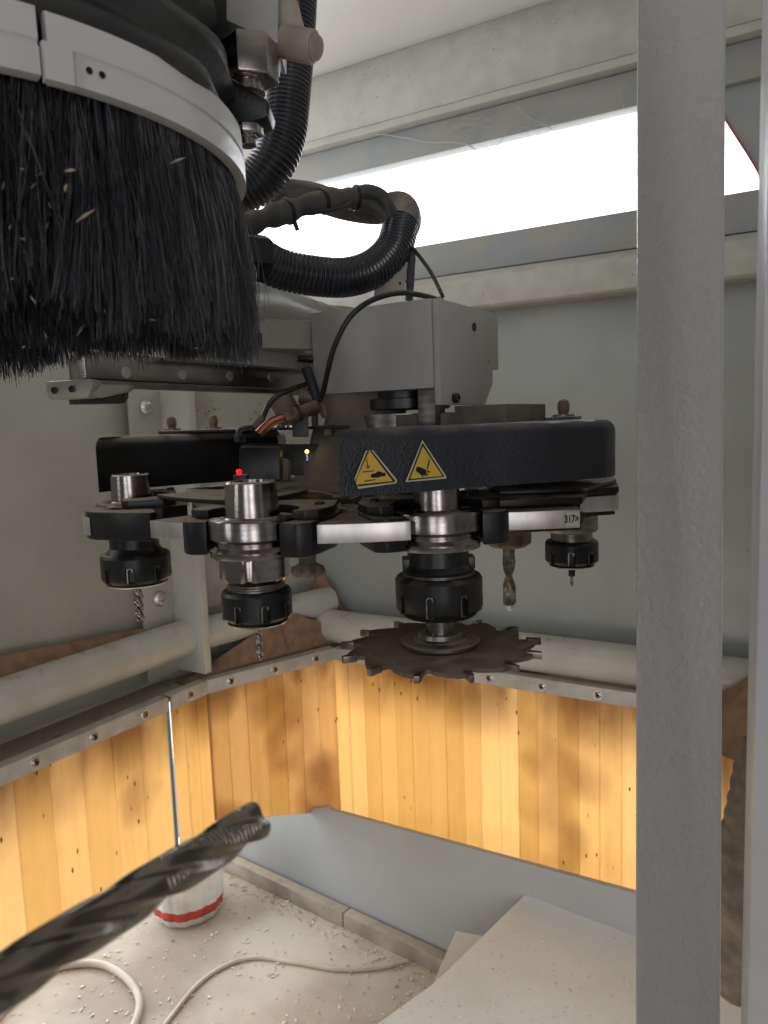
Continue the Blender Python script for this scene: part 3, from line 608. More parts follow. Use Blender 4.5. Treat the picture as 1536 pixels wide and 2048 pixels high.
ground_line(t, 'lower_washer', [(.0150, -.0990), (.0205, -.0985), (.0210, -.0960), (.0255, -.0955), (.0260, -.0925), (.0300, -.0920), (.0305, -.0870), (.0290, -.0866)], 'steeld')
fork(p.x, p.y, .052, .052)
# left holder
t, p = holder('left', 268, .722, 'far left tool holder with a black nut and roughing cutter')
flange(t, 'steeld'); cone(t, .0180, .0176, .0255)
ground_line(t, 'body', [(.0300, -.0345), (.0250, -.0280), (.0225, -.0250), (.0225, -.0095)], 'black')
nut_ = link('collet_nut', nut_mb(.0318, -.0590, -.0300, 8, .5, org=Vector(t['_o'])), 'black', t); slots(t, nut_, 0.0318, -0.059, -0.03, 0.5)
ground_line(t, 'nut_ring', [(.014, -.0605), (.0262, -.0603), (.0280, -.0588), (.0262, -.0583)], 'alu')
link('cutter', flute_mb(.0046, -.0600, -.0955, 1.1, 3, 1.6, .62, org=Vector(t['_o'])), 'steel', t)
g = fork(p.x, p.y, .056, .062, long=.05)
gl = link('gripper', MB().prism(pxpoly([(168, .662), (172, .652), (186, .645), (240, .634), (298, .626), (310, .632), (306, .655), (240, .672), (180, .694)], 0), ZG - .0075, ZG + .0165), 'plastic', car, bevel=.0015)
link('tip', MB().prism(pxpoly([(162, .668), (166, .654), (176, .648), (180, .660)], 0), ZG - .004, ZG + .0115), 'alu', gl, bevel=.0005)
c = p + (p - CC).normalized() * .0205 + Vector((-(p - CC).normalized().y, (p - CC).normalized().x, 0)) * 0
# right holder
t, p = holder('right', 1143, .735, 'right hand tool holder with a tiny stub cutter below the rim')
flange(t, 'steeld'); cone(t)
ground_line(t, 'body', [(.0195, -.036), (.0195, -.027), (.0235, -.026), (.0245, -.0235), (.0245, -.0095)], 'steeld')
nut_ = link('collet_nut', nut_mb(.0250, -.0590, -.0345, 8, .1, org=Vector(t['_o'])), 'black', t); slots(t, nut_, 0.025, -0.059, -0.0345, 0.1)
ground_line(t, 'nut_ring', [(.012, -.0604), (.0198, -.0602), (.0215, -.0588), (.0198, -.0583)], 'steel')
ground_line(t, 'shank', [(.0030, -.0700), (.0032, -.0695), (.0032, -.058)], 'black', 20); link('cutter', flute_mb(.0017, -.0695, -.0800, .8, 2, org=Vector(t['_o'])), 'steel', t)
fork(p.x, p.y, .045, .045, long=.07)
# spade drill holder at the back
t, p = holder('bit', 1017, .86, 'rear tool holder with a long stained serrated drill')
flange(t, 'black'); cone(t)
ground_line(t, 'body', [(.0220, -.0400), (.0220, -.0095)], 'black')
link('collet_nut', nut_mb(.0250, -.0600, -.0380, 8, .3, org=Vector(t['_o'])), 'brass', t)
ground_line(t, 'shank', [(.0068, -.074), (.0068, -.058)], 'steeld', 24)
link('cutter', flute_mb(.0075, -.0730, -.1270, .62, 2, 1.5, .45, org=Vector(t['_o'])), 'steeld', t)
ground_line(t, 'tip', [(.001, -.1335), (.0045, -.1310), (.0062, -.1262)], 'alu', 6)
fork(p.x, p.y, .045, .045, long=.07)
# knob beneath the plate
c = P(615, 1122, .78)
k = thing('wing_screw', 'small grimy wing knob hanging behind the centre tool holder', 'knob', c)
link('stem', MB().lathe([(.009, -.002), (.009, .012), (.012, .016), (.012, .030), (.008, .046)], 20, c), 'brass', k)
link('grip', MB().lathe([(.006, -.016), (.013, -.015), (.016, -.010), (.015, -.005), (.007, -.002)], 40, c, fn=lambda i, t_, r: r * (1 + .16 * math.sin(5 * t_))), 'brass', k, ang=60)
# black plates under the right cover and over the rim
def arcplate(name, a0, a1, R, r, z0, z1, m, label=None):
    pts = [cpol(R, a0 + (a1 - a0) * i / 20) for i in range(21)] + [cpol(r, a1 + (a0 - a1) * i / 20) for i in range(21)]
    return link(name, MB().prism(pts, z0, z1), m, car, bevel=.0008)
arcplate('guide_plate', -150, -112, .205, .12, ZP1 + .0100, ZP1 + .0135, 'plastic')
# splinters on the hub
chips('wood_splinters', lambda: (lambda a, r_: cpol(r_, a) + Vector((0, 0, ZP1 + .0012)))(random.uniform(-140, -50), random.uniform(.122, .166)), 520, 'chip', 'brown splinters and dust lying on the carousel plate', .0012, .006, 11)
sp = MB(); random.seed(4)
for i in range(9):
    a = hz(random.uniform(655, 800), random.uniform(992, 1002), ZP1 + .008); b = a + h0 * random.uniform(-.045, .045) + Vector((0, 0, random.uniform(-.002, .006))); d = (b - a)
    sp.slab([a, a.lerp(b, .4) + f0 * .003, b, a.lerp(b, .6) - f0 * .002 + Vector((0, 0, .001))], (0, 0, .0008))
tag(link('wood_shavings', sp, 'chip', kind='stuff'), 'long curled wood shavings caught beneath the right cover', 'shavings')

# ================================================================== COVERS
ZC0, ZC1 = 1.2014, 1.2456
def A2(p): return (p.x, p.y)
rc = [hz(x, y, ZC0) for x, y in ((681, 994), (760, 989), (860, 983), (930, 976), (1000, 971.5), (1080, 966), (1140, 961.5), (1180, 957.5))]
a_, e_ = rc[0], rc[-1]
d_ = (rc[-1] - rc[-2]).normalized()
back = [e_ + h0 * .0125 + f0 * .005, e_ + h0 * .0225 + f0 * .015, e_ + h0 * .029 + f0 * .032, e_ + h0 * .026 + f0 * .070, e_ + h0 * .008 + f0 * .12, a_ + h0 * .15 + f0 * .19, a_ + h0 * .05 + f0 * .15, a_ + f0 * .05]
cvr = thing('guard_cover', 'black grained guard cover with two yellow warning triangles', 'guard cover', (a_.x, a_.y, ZC0), 'guard covers')
out = [A2(v) for v in rc] + [A2(v) for v in back]
out2 = []
for i in range(len(out)):  # densify the curved end
    out2.append(out[i])
link('shell', MB().shell(out2, ZC0, ZC1, .009), 'cover', cvr, ang=40)
# stickers, on the plane of the front face
p0 = Vector((rc[0].x, rc[0].y, ZC0)); dx = (rc[3] - rc[0]); dx.z = 0; dx.normalize(); fn_ = Vector((dx.y, -dx.x, 0)); fn_ = fn_ if fn_.dot(f0) < 0 else -fn_
mx_ = max((v - p0).dot(fn_) for v in rc[:4]); pbase = p0 + fn_ * (mx_ + .0002)
def stk(name, zp, layer, m, parent, th=.00018):
    pf = pbase + fn_ * (layer * .00022); pts = [onface(660 + x * .1953, 840 + y * .1953, pf, fn_) for x, y in zp]
    return link(name, MB().slab(pts, fn_ * th), m, parent)
s1 = stk('warning_sign', [(365, 315), (440, 310), (685, 612), (685, 635), (668, 650), (290, 705), (268, 650), (250, 600)], 0, 'cream', cvr); s1['label'] = 'creased crushing hazard triangle'
stk('black_border', [(382, 318), (425, 314), (668, 622), (655, 638), (287, 680), (262, 610)], 1, 'ink', s1)
stk('yellow_face', [(404, 312), (642, 625), (275, 662), (272, 600)], 2, 'yellow', s1)
stk('hand_symbol', [(418, 565), (432, 550), (470, 545), (478, 530), (505, 525), (540, 540), (570, 542), (566, 575), (520, 578), (490, 590), (436, 592), (418, 582)], 3, 'ink', s1)
stk('press_line', [(334, 528), (452, 515), (453, 524), (336, 538)], 3, 'ink', s1); stk('press_line', [(350, 622), (464, 606), (466, 616), (352, 632)], 3, 'ink', s1)
stk('arrow', [(371, 402), (378, 400), (391, 480), (408, 464), (411, 469), (389, 499), (363, 471), (366, 466), (383, 482)], 3, 'ink', s1)
s2 = stk('warning_sign', [(945, 205), (1190, 578), (1190, 592), (1180, 600), (775, 636), (775, 625)], 0, 'cream', cvr); s2['label'] = 'hand cutting hazard triangle'
stk('black_border', [(947, 232), (1172, 582), (798, 620)], 1, 'ink', s2)
stk('yellow_face', [(950, 270), (1150, 573), (820, 603)], 2, 'yellow', s2)
stk('hand_symbol', [(876, 512), (890, 480), (905, 477), (960, 497), (990, 515), (982, 535), (1008, 562), (1004, 570), (975, 550), (992, 576), (985, 581), (955, 555), (957, 580), (948, 582), (925, 556), (885, 528)], 3, 'ink', s2)
stk('blade_symbol', [(1014, 398), (1022, 408), (1018, 440), (998, 505), (988, 500), (1004, 440)], 3, 'ink', s2)
stk('finger_symbol', [(992, 518), (1008, 512), (1006, 522), (1028, 528), (1030, 536), (1010, 532), (1018, 541), (1000, 540)], 3, 'ink', s2)
def capbolt(parent, c, s=1.):
    b = link('bolt', MB().lathe([(.0045 * s, 0), (.0045 * s, .004 * s), (.0052 * s, .0045 * s), (.0052 * s, .009 * s), (.0042 * s, .0125 * s), (.0015 * s, .014 * s)], 20, c), 'brass', parent)
    link('washer', MB().lathe([(.0095 * s, -.0010), (.0095 * s, .0006), (.009 * s, .0010), (.004, .0010)], 24, c), 'steeld', b); return b
rb = link('top_bracket', MB().prism([A2(P(1090, 840, .66)), A2(P(1150, 840, .655)), A2(P(1163, 840, .675)), A2(P(1155, 840, .80)), A2(P(1090, 840, .82))], ZC1 + .0005, ZC1 + .003), 'black', cvr)
c = P(1127, 830, .70); capbolt(cvr, Vector((c.x, c.y, ZC1 + .0042)), 1.05)
c = P(983, 830, .78); capbolt(cvr, Vector((c.x, c.y, ZC1 + .0012)), .9)
# left cover
ZC0, ZC1 = 1.1935, 1.2445
lc = [hz(x, y, ZC0) for x, y in ((198, 985), (250, 979), (320, 973), (400, 967), (470, 962), (560, 955))]
a_, e_ = lc[0], lc[-1]
cvl = thing('guard_cover', 'plain black guard cover at the left behind the tool tapers', 'guard cover', (a_.x, a_.y, ZC0), 'guard covers')
out = [A2(v) for v in lc] + [A2(e_ + f0 * .07), A2(e_ + f0 * .10 - h0 * .1), A2(a_ + f0 * .17 + h0 * .02), A2(a_ + f0 * .12 - h0 * .02), A2(a_ + f0 * .05 - h0 * .012), A2(a_ + f0 * .01 - h0 * .002)]
link('shell', MB().shell(out, ZC0, ZC1, .012), 'plastic', cvl, ang=40)
tp = [hz(x, y, ZC1 + .0045) for x, y in ((318, 889), (500, 884), (690, 877))]
mb = MB().prism([A2(P(318, 886, .80)), A2(P(520, 880, .76)), A2(P(700, 876, .70)), A2(P(690, 876, .84)), A2(P(330, 880, .95))], ZC1 + .0006, ZC1 + .0036)
link('top_plate', mb, 'black', cvl, bevel=.0006)
ZT = ZC1 + .0040
for x, Z in ((345, .84), (428, .83)):
    c = P(x, 870, Z); capbolt(cvl, Vector((c.x, c.y, ZT + .001)), 1.0)
def flatpart(name, par, x0, x1, y0, y1, Z, dep, m, bevel=.0008, **k):
    a, b, c, d = P(x0, y1, Z), P(x1, y1, Z), P(x1, y0, Z), P(x0, y0, Z)
    return link(name, MB().slab([a, b, c, d], FW * dep), m, par, bevel=bevel, **k)
for x, y, Z, r in ((551, 866, .76, .0052), (586, 868, .735, .0065)):
    c = P(x, y, Z); c.z = ZT; b = link('bolt', hexm(c, (0, 0, 1), r, .005), 'steel', cvl); link('washer', MB().lathe([(r * 1.9, -.0009), (r * 1.9, .0009)], 24, c), 'steel', b)
# inner black frame between the covers
fr = thing('sensor_frame', 'black sensor frame with small lamps between the two guard covers', 'frame', P(600, 990, .70))
flatpart('panel', fr, 482, 690, 888, 950, .735, .004, 'black')
flatpart('panel', fr, 478, 560, 893, 962, .66, .022, 'plastic', .002)
flatpart('block', fr, 530, 578, 916, 962, .69, .02, 'dplate', .004)
flatpart('slot_mark', fr, 592, 613, 884.5, 886, .7345, .001, 'steel', 0); flatpart('slot_mark', fr, 570, 580, 885, 886.2, .7345, .001, 'steel', 0)
a = P(478, 945, .575)
sn = thing('light_sensor', 'small sensor with a glowing red lamp beside the centre tool taper', 'sensor', a + Vector((0, 0, -.02)))
link('body', MB().box(a + Vector((0, 0, -.012)) + f0 * .008, (.010, .012, .020), h0, f0), 'plastic', sn, bevel=.001)
link('lamp', MB().lathe([(.0021 * math.sin(PI * q / 10) + .00005, .0021 * -math.cos(PI * q / 10)) for q in range(11)], 20, a + Vector((0, 0, .0004))), 'ledr', sn)
a = P(614, 903, .715)
sn = thing('indicator_lamp', 'tiny glowing yellow lamp on the black sensor frame', 'lamp', a)
link('lamp', MB().lathe([(.0017, 0), (.0017, .002), (.0008, .0032)], 16, a, -f0), 'ledy', sn); link('clip', MB().box(a + Vector((0, 0, -.0055)), (.0016, .003, .006), h0, f0), 'steel', sn)

# ================================================================== HOUSING
hn, hv = Vector((-1, 0, 0)), Vector((0, 1, 0))
c = P(862, 596, .66); hx, hy, hz1 = c.x, c.y, c.z; hz0 = P(862, 775, .66).z; hzb = P(862, 843, .66).z
hs = thing('drive_housing', 'grey painted drive housing box above the carousel', 'machine housing', (hx, hy, hzb))
link('front_case', MB().box((hx - .064, hy + .055, (hz0 + hz1) / 2), (.128, .11, hz1 - hz0)), 'house', hs, bevel=.0008)
x2 = .0
link('side_plate', MB().slab([(hx + .0005, hy + .001, hzb + .014), (hx + .0005, hy + .095, hzb + .014), (hx + .0005, hy + .115, hzb + .035), (hx + .0005, hy + .115, hz0 + .02), (hx + .0005, hy + .130, hz0 + .02), (hx + .0005, hy + .130, hz1 - .0015), (hx + .0005, hy + .001, hz1 - .0005)], (.006, 0, 0)), 'house', hs, bevel=.0008)
link('leg_plate', MB().box((hx - .0085, hy + .012, (hz0 + hzb) / 2 - .003), (.017, .02, hz0 - hzb + .006)), 'steeld', hs, bevel=.0008)
cv = Vector((hx - .066, hy + .060, 0))
link('motor_flange', MB().lathe([(.045, hzb + .012), (.047, hzb + .013), (.047, hzb + .022), (.040, hzb + .023), (.040, hz0 + .004)], 48, cv), 'black', hs)
link('base_plate', MB().box((hx - .058, hy + .062, hzb - .001), (.128, .10, .016)), 'dplate', hs, bevel=.001)
link('collar', MB().lathe([(.052, hzb - .014), (.052, hzb + .008)], 48, cv), 'steeld', hs)
link('rear_foot', MB().box((hx + .03, hy + .08, hzb + .003), (.05, .10, .020)), 'dplate', hs, bevel=.001)
c = onface(908, 796, Vector((hx + .0066, 0, 0)), Vector((1, 0, 0))); link('cap_screw', MB().lathe([(.0045, 0), (.0045, .004), (.0038, .0048), (.0022, .0048), (.0021, .0022)], 24, c, (1, 0, 0)), 'black', hs)
c = onface(948, 654, Vector((hx + .0066, 0, 0)), Vector((1, 0, 0))); link('socket', MB().lathe([(.0042, 0), (.0042, .0006), (.0030, .0008), (.0028, .0002)], 24, c, (1, 0, 0)), 'black', hs)
link('top_cap', MB().box((hx - .04, hy + .045, hz1 + .002), (.05, .03, .004)), 'rubber', hs, bevel=.001)

# support arm going back left to the near rail
arm = thing('support_arm', 'dusty cream support arm casting behind the bristle ring', 'machine arm', P(560, 700, .75))
link('rounded_beam', MB().sweep([P(420, 612, .66), P(520, 620, .74), P(640, 655, .84), P(700, 660, .86)], lambda s: .029 - .004 * s, 28), 'arm', arm)
a, b = P(440, 630, .66), P(636, 640, .745); c_, d_ = P(636, 700, .745), P(440, 695, .66)
link('box_beam', MB().slab([a, b, c_, d_], f0 * .05), 'arm', arm, bevel=.004)
a, b, c_, d_ = P(330, 665, .60), P(640, 690, .80), P(640, 742, .80), P(330, 715, .60)
link('rail_carrier', MB().slab([a, b, c_, d_], f0 * .03 - h0 * .01), 'house', arm, bevel=.001)
a, b, c_, d_ = P(500, 668, .655), P(512, 668, .665), P(520, 694, .665), P(500, 694, .655)
flatpart('dark_slot', arm, 470, 524, 666, 694, .6585, .003, 'plastic', .0006)
a, b, c_, d_ = P(597, 720, .765), P(636, 712, .765), P(636, 735, .765), P(597, 738, .765)
link('bracket', MB().slab([P(600, 640, .745), P(634, 640, .745), P(634, 790, .745), P(622, 790, .745), P(620, 720, .745), P(600, 690, .745)], f0 * .01), 'arm', arm, bevel=.001)
lr = thing('guide_rail', 'bare steel linear guide rail with round plugs below the bristles', 'guide rail', P(180, 757, .56))
RA, RB = P(172, 757, .56), P(612, 779, .80); rt = P(606, 740, .80).z - RB.z
dr_ = (RB - RA).normalized(); rn = Vector((dr_.y, -dr_.x, 0)).normalized(); rn = rn if rn.dot(h0) > 0 else -rn
T2 = Vector((0, 0, .0205))
link('rail', MB().slab([RA, RB, RB + T2, RA + T2], -rn * .018), 'ground', lr, bevel=.0008)
link('lower_bar', MB().slab([RA - Vector((0, 0, .0055)), RB - Vector((0, 0, .0055)), RB - Vector((0, 0, .001)), RA - Vector((0, 0, .001))], -rn * .012), 'steeld', lr)
for x in (252, 365, 459, 542):
    y = 745 + (x - 252) * .034; c = onface(x, y, RA, rn); link('plug', MB().lathe([(.0046, -.001), (.0046, .0003), (.0042, .0006)], 24, c, rn), 'alu', lr)
ep = thing('end_stop', 'pale end block with two screws and a black roller under it', 'end block', P(140, 790, .55))
link('block', MB().slab([P(92, 763, .545), P(182, 757, .55), P(186, 770, .55), P(176, 795, .55), P(98, 799, .545), P(91, 780, .545)], f0 * .02), 'arm', ep, bevel=.0015)
link('tongue', MB().slab([P(176, 768, .556), P(260, 770, .59), P(255, 782, .59), P(190, 796, .556)], f0 * .012), 'arm', ep, bevel=.001)
for x, y in ((109, 781), (144, 778)): link('screw', MB().lathe([(.0024, 0), (.0024, .0006), (.0015, .0007), (.0014, -.0003)], 20, P(x, y, .5448), -f0), 'black', ep)
link('roller', MB().sweep([P(138, 796, .575), P(200, 795, .585), P(240, 790, .60)], .0050, 24), 'rubber', ep)
link('roller_shoe', MB().slab([P(205, 778, .585), P(241, 778, .59), P(241, 795, .59), P(230, 806, .59), P(160, 808, .575), P(140, 800, .572), P(205, 796, .582)], f0 * .02), 'rubber', ep, bevel=.001)

# ================================================================== CONNECTORS by the housing
pf = thing('copper_fitting', 'copper pipe stub held by a dusty fitting on a black bracket', 'pipe fitting', P(590, 860, .70))
link('pipe', MB().sweep(sm([P(517, 868, .70), P(530, 855, .702), P(548, 842, .706), P(572, 834, .712)], 6), .0042, 20), 'copper', pf)
link('pipe_mouth', MB().sweep([P(516, 869, .6995), P(517, 868, .70)], .0034, 16), 'ink', pf)
d = (P(636, 812, .725) - P(570, 835, .712)).normalized()
link('hex_nut', MB().lathe([(.0068, 0), (.0072, .001), (.0072, .008), (.0065, .009)], 6, P(568, 836, .711), d), 'brass', pf)
link('body', MB().lathe([(.0058, .008), (.0075, .010), (.0075, .017), (.0066, .018), (.0066, .034)], 24, P(568, 836, .711), d), 'brass', pf)
link('bracket', MB().slab([P(583, 828, .715), P(592, 808, .715), P(606, 808, .715), P(616, 822, .715), P(617, 874, .715), P(585, 874, .715)], f0 * .003), 'plastic', pf, bevel=.0008)
link('clamp_band', MB().lathe([(.0078, 0), (.0078, .003)], 28, P(568, 836, .711) + d * .0125, d), 'rubber', pf)
el = thing('air_elbow', 'black push-in elbow with a thin hose on the cover plate', 'pipe fitting', P(480, 870, .72))
link('elbow', MB().sweep(sm([P(480, 884, .72), P(480, 866, .72), P(486, 860, .72), P(502, 858, .722)], 5), .0042, 20), 'plastic', el)
link('base', MB().lathe([(.0055, 0), (.0055, .006), (.0048, .007)], 6, P(480, 884, .72)), 'plastic', el)
link('sleeve', MB().sweep([P(508, 858, .722), P(524, 838, .728)], .0052, 16), 'brass', el)
link('thin_hose', MB().sweep(sm([P(522, 842, .727), P(545, 800, .735), P(585, 778, .745), P(640, 760, .76)], 7), .0026, 12), 'cable', el)
tb = thing('cable_lump', 'tangle of grimy plugs and stubs beside the housing', 'plugs', P(625, 800, .72))
for (x0, y0, x1, y1, Z, r, m_) in ((596, 715, 634, 718, .735, .0045, 'plastic'), (612, 735, 634, 800, .73, .005, 'rubber'), (562, 800, 588, 845, .745, .012, 'dplate'), (600, 790, 640, 800, .735, .008, 'brass'), (640, 800, 655, 835, .74, .007, 'brass'), (657, 850, 657, 872, .72, .0042, 'dplate')):
    link('plug', MB().sweep([P(x0, y0, Z), P(x1, y1, Z)], r, 18), m_, tb, bevel=.0008)
flatpart('plate', tb, 623, 690, 826, 852, .75, .006, 'dplate'); flatpart('plate', tb, 636, 650, 826, 855, .735, .006, 'house')
flatpart('block', tb, 645, 690, 790, 826, .76, .01, 'brass')

# ================================================================== HOSES
def corrug(name, pts, r, label, pitch=.0042, m='hose', cat='hose'):
    p = resample(sm(pts, 14), pitch / 5)
    t = thing(name, label, cat, p[0])
    link('tube', MB().sweep(p, r, 32, fn=lambda i, a, q: q - (.0018 if (i % 5) in (0, 1) else 0)), m, t, ang=80)
    return t
corrug('corrugated_hose', [P(592, -60, .74), P(588, 20, .74), P(583, 100, .74), P(574, 210, .74), P(566, 270, .74), P(545, 325, .74), P(508, 368, .745), P(455, 386, .75), P(380, 388, .76)], .0218, 'black corrugated hose dropping from the top and bending behind the bristles')
h2 = corrug('corrugated_hose', [P(520, 517, .68), P(560, 538, .69), P(620, 551, .70), P(690, 555, .715), P(745, 538, .73), P(785, 500, .745), P(802, 450, .76)], .0180, 'black corrugated hose curving under the bright window to the connector')
hx_ = link('hex_fitting', MB().lathe([(.019, 0), (.0215, .002), (.0215, .020), (.0195, .024)], 6, P(484, 512, .675), (P(520, 517, .68) - P(484, 512, .675))), 'plastic', h2)
link('fitting_tail', MB().lathe([(.014, -.02), (.015, 0)], 12, P(484, 512, .675), (P(520, 517, .68) - P(484, 512, .675))), 'plastic', h2)
t = thing('dusty_hose', 'dusty smooth hose arching behind the sheathed cables', 'hose', P(830, 480, .78))
link('tube', MB().sweep(sm([P(800, 470, .77), P(814, 440, .80), P(800, 412, .83), P(750, 420, .84), P(690, 412, .85), P(620, 392, .86), P(560, 385, .86), P(480, 380, .86)], 10), .0150, 24), 'dustyhose', t, ang=80)
cb = thing('cable_bundle', 'braided cable bundle bound with black ties before the window', 'cable bundle', P(600, 420, .70))
path = sm([P(472, 460, .67), P(520, 440, .685), P(570, 424, .70), P(630, 406, .715), P(690, 396, .73), P(716, 396, .735)], 12)
random.seed(9)
link('sheath', MB().sweep(path, lambda s: .0100 + .0012 * math.sin(s * 21) + .0007 * math.sin(s * 47), 28), 'sleeve', cb, ang=80)
for s in (.42, .66, .97):
    i = int(s * (len(path) - 1)); d = (path[min(i + 1, len(path) - 1)] - path[i - 1]).normalized()
    z = link('cable_tie', MB().lathe([(.0118, -.0018), (.0122, -.001), (.0122, .001), (.0118, .0018)], 28, path[i], d), 'plastic', cb)
link('tie_tail', MB().box(P(592, 452, .70), (.004, .003, .008), h0 + Vector((0, 0, .3)), f0), 'plastic', cb)
link('cable', MB().sweep(sm([P(708, 390, .735), P(735, 383, .74), P(765, 395, .745), P(785, 430, .75), P(800, 468, .75)], 8), .0068, 18), 'sleeve', cb)
link('cable', MB().sweep(sm([P(700, 408, .735), P(730, 406, .745), P(762, 425, .75), P(785, 455, .753), P(796, 478, .752)], 8), .0058, 18), 'sleeve', cb)
link('cable', MB().sweep(sm([P(600, 428, .705), P(680, 416, .72), P(728, 388, .735), P(770, 400, .742), P(792, 440, .745)], 8), .0022, 12), 'cable', cb)
link('cable', MB().sweep(sm([P(806, 470, .75), P(822, 500, .75), P(822, 540, .75), P(818, 600, .75)], 8), .0040, 12), 'sleeve', cb)
link('cable_tie', MB().lathe([(.0120, -.002), (.0120, .002)], 24, P(798, 468, .751), P(802, 480, .75) - P(796, 456, .75)), 'plastic', cb)
link('tie_tail', MB().box(P(815, 455, .748), (.010, .004, .006), h0, f0), 'plastic', cb)
cn = thing('connector', 'dusty upright connector on a small bracket plate', 'connector', P(795, 590, .74))
link('plug_body', MB().slab([P(776, 482, .745), P(812, 478, .745), P(814, 550, .745), P(772, 550, .745)], f0 * .016), 'beige', cn, bevel=.002)
link('plug_body', MB().slab([P(768, 522, .742), P(812, 518, .742), P(814, 560, .742), P(770, 562, .742)], f0 * .022), 'beige', cn, bevel=.0015)
pl_ = link('bracket_plate', MB().slab([P(750, 555, .735), P(758, 549, .735), P(800, 544, .735), P(811, 551, .735), P(811, 590, .735), P(748, 592, .735)], f0 * .003), 'beige', cn, bevel=.0006)
for x, y in ((754, 575), (800, 567)): link('hole', MB().lathe([(.0014, 0), (.0014, .0004)], 12, P(x, y, .7349), -f0), 'ink', cn)
tag(link('thin_cable', MB().sweep(sm([P(806, 474, .744), P(835, 508, .742), P(862, 545, .74), P(882, 585, .74), P(884, 594, .745), P(870, 600, .75)], 8), .0019, 12), 'cable'), 'thin dark cable dropping from the connector to the housing rim', 'cable')
tag(link('loop_cable', MB().sweep(sm([P(884, 602, .70), P(850, 592, .68), P(800, 586, .66), P(745, 600, .648), P(700, 634, .645), P(670, 690, .65), P(656, 740, .665), P(646, 785, .69), P(640, 800, .70)], 9), .0024, 14), 'cable'), 'black cable arching over the face of the drive housing', 'cable')

# ================================================================== BRISTLE RING (dust hood)
BC = P(768 - .213 / .375 * 1540, 300, .375); BC.z = 0; BR = .140; BZ = 1.373
dh = thing('dust_hood', 'round dust hood skirt with long black bristles under a pale metal band', 'dust hood', (BC.x, BC.y, BZ))
def bp(r, a): return BC + h0 * (r * math.cos(a)) + f0 * (r * math.sin(a))
def band(name, a0, a1, rows, m, n=60):
    mb = MB(); k = len(rows); vs = [bp(r, a0 + (a1 - a0) * i / n) + Vector((0, 0, z)) for i in range(n + 1) for r, z in rows]
    mb.add(vs, [[i * k + j, (i + 1) * k + j, (i + 1) * k + (j + 1) % k, i * k + (j + 1) % k] for i in range(n) for j in range(k)] + [list(range(k)), [n * k + j for j in range(k)][::-1]])
    return link(name, mb, m, dh, ang=30)
bandrows = [(BR + .0005, BZ), (BR + .003, BZ + .0005), (BR + .003, BZ + .0100), (BR + .0016, BZ + .0108), (BR + .0016, BZ + .0120), (BR + .0025, BZ + .0128), (BR + .0020, BZ + .0235), (BR - .002, BZ + .0245), (BR - .002, BZ)]
a_s = math.atan2(*(lambda q: (q.dot(f0), q.dot(h0)))(hz(113, 150, BZ) - EYE - (BC - Vector((EYE.x, EYE.y, 0))) + Vector((0, 0, 0))))
band('clamp_band', a_s, a_s + 4.4, bandrows, 'postm', 120)
band('clamp_band', a_s - 1.6, a_s - .025, [(r + .0012, z) for r, z in bandrows], 'postm', 60)
band('band_end', a_s - .02, a_s + .05, [(BR + .003, BZ - .0015), (BR + .0062, BZ - .001), (BR + .0062, BZ + .0115), (BR + .003, BZ + .012)], 'postm', 4)
for da in (.10, .135): c = bp(BR + .0031, a_s + da) + Vector((0, 0, BZ + .0072)); link('band_hole', MB().lathe([(.0013, 0), (.0013, .0003)], 12, c, (c - BC - Vector((0, 0, c.z)))), 'ink', dh)
link('light_stop_core', MB().lathe([(.116, BZ - .020), (.112, BZ - .022), (.112, BZ + .02), (.121, BZ + .02), (.121, BZ - .015)], 64, BC), 'rubber', dh)  # added core that stops light showing through the bristles
link('hood_disc', MB().lathe([(.05, BZ + .008), (.136, BZ + .010), (.136, BZ + .014), (.05, BZ + .016)], 64, BC), 'rubber', dh)
boot = []
for k in range(26): boot.append((.137 - .0012 * k + (.006 if k % 4 in (1, 2) else -.004), BZ + .018 + .0065 * k))
link('rubber_boot', MB().lathe(boot, 96, BC, fn=lambda k, t, r: r * (1 + .020 * math.sin(7 * t + k * .55) + .010 * math.sin(13 * t - .7 * k))), 'rubber', dh, ang=80)
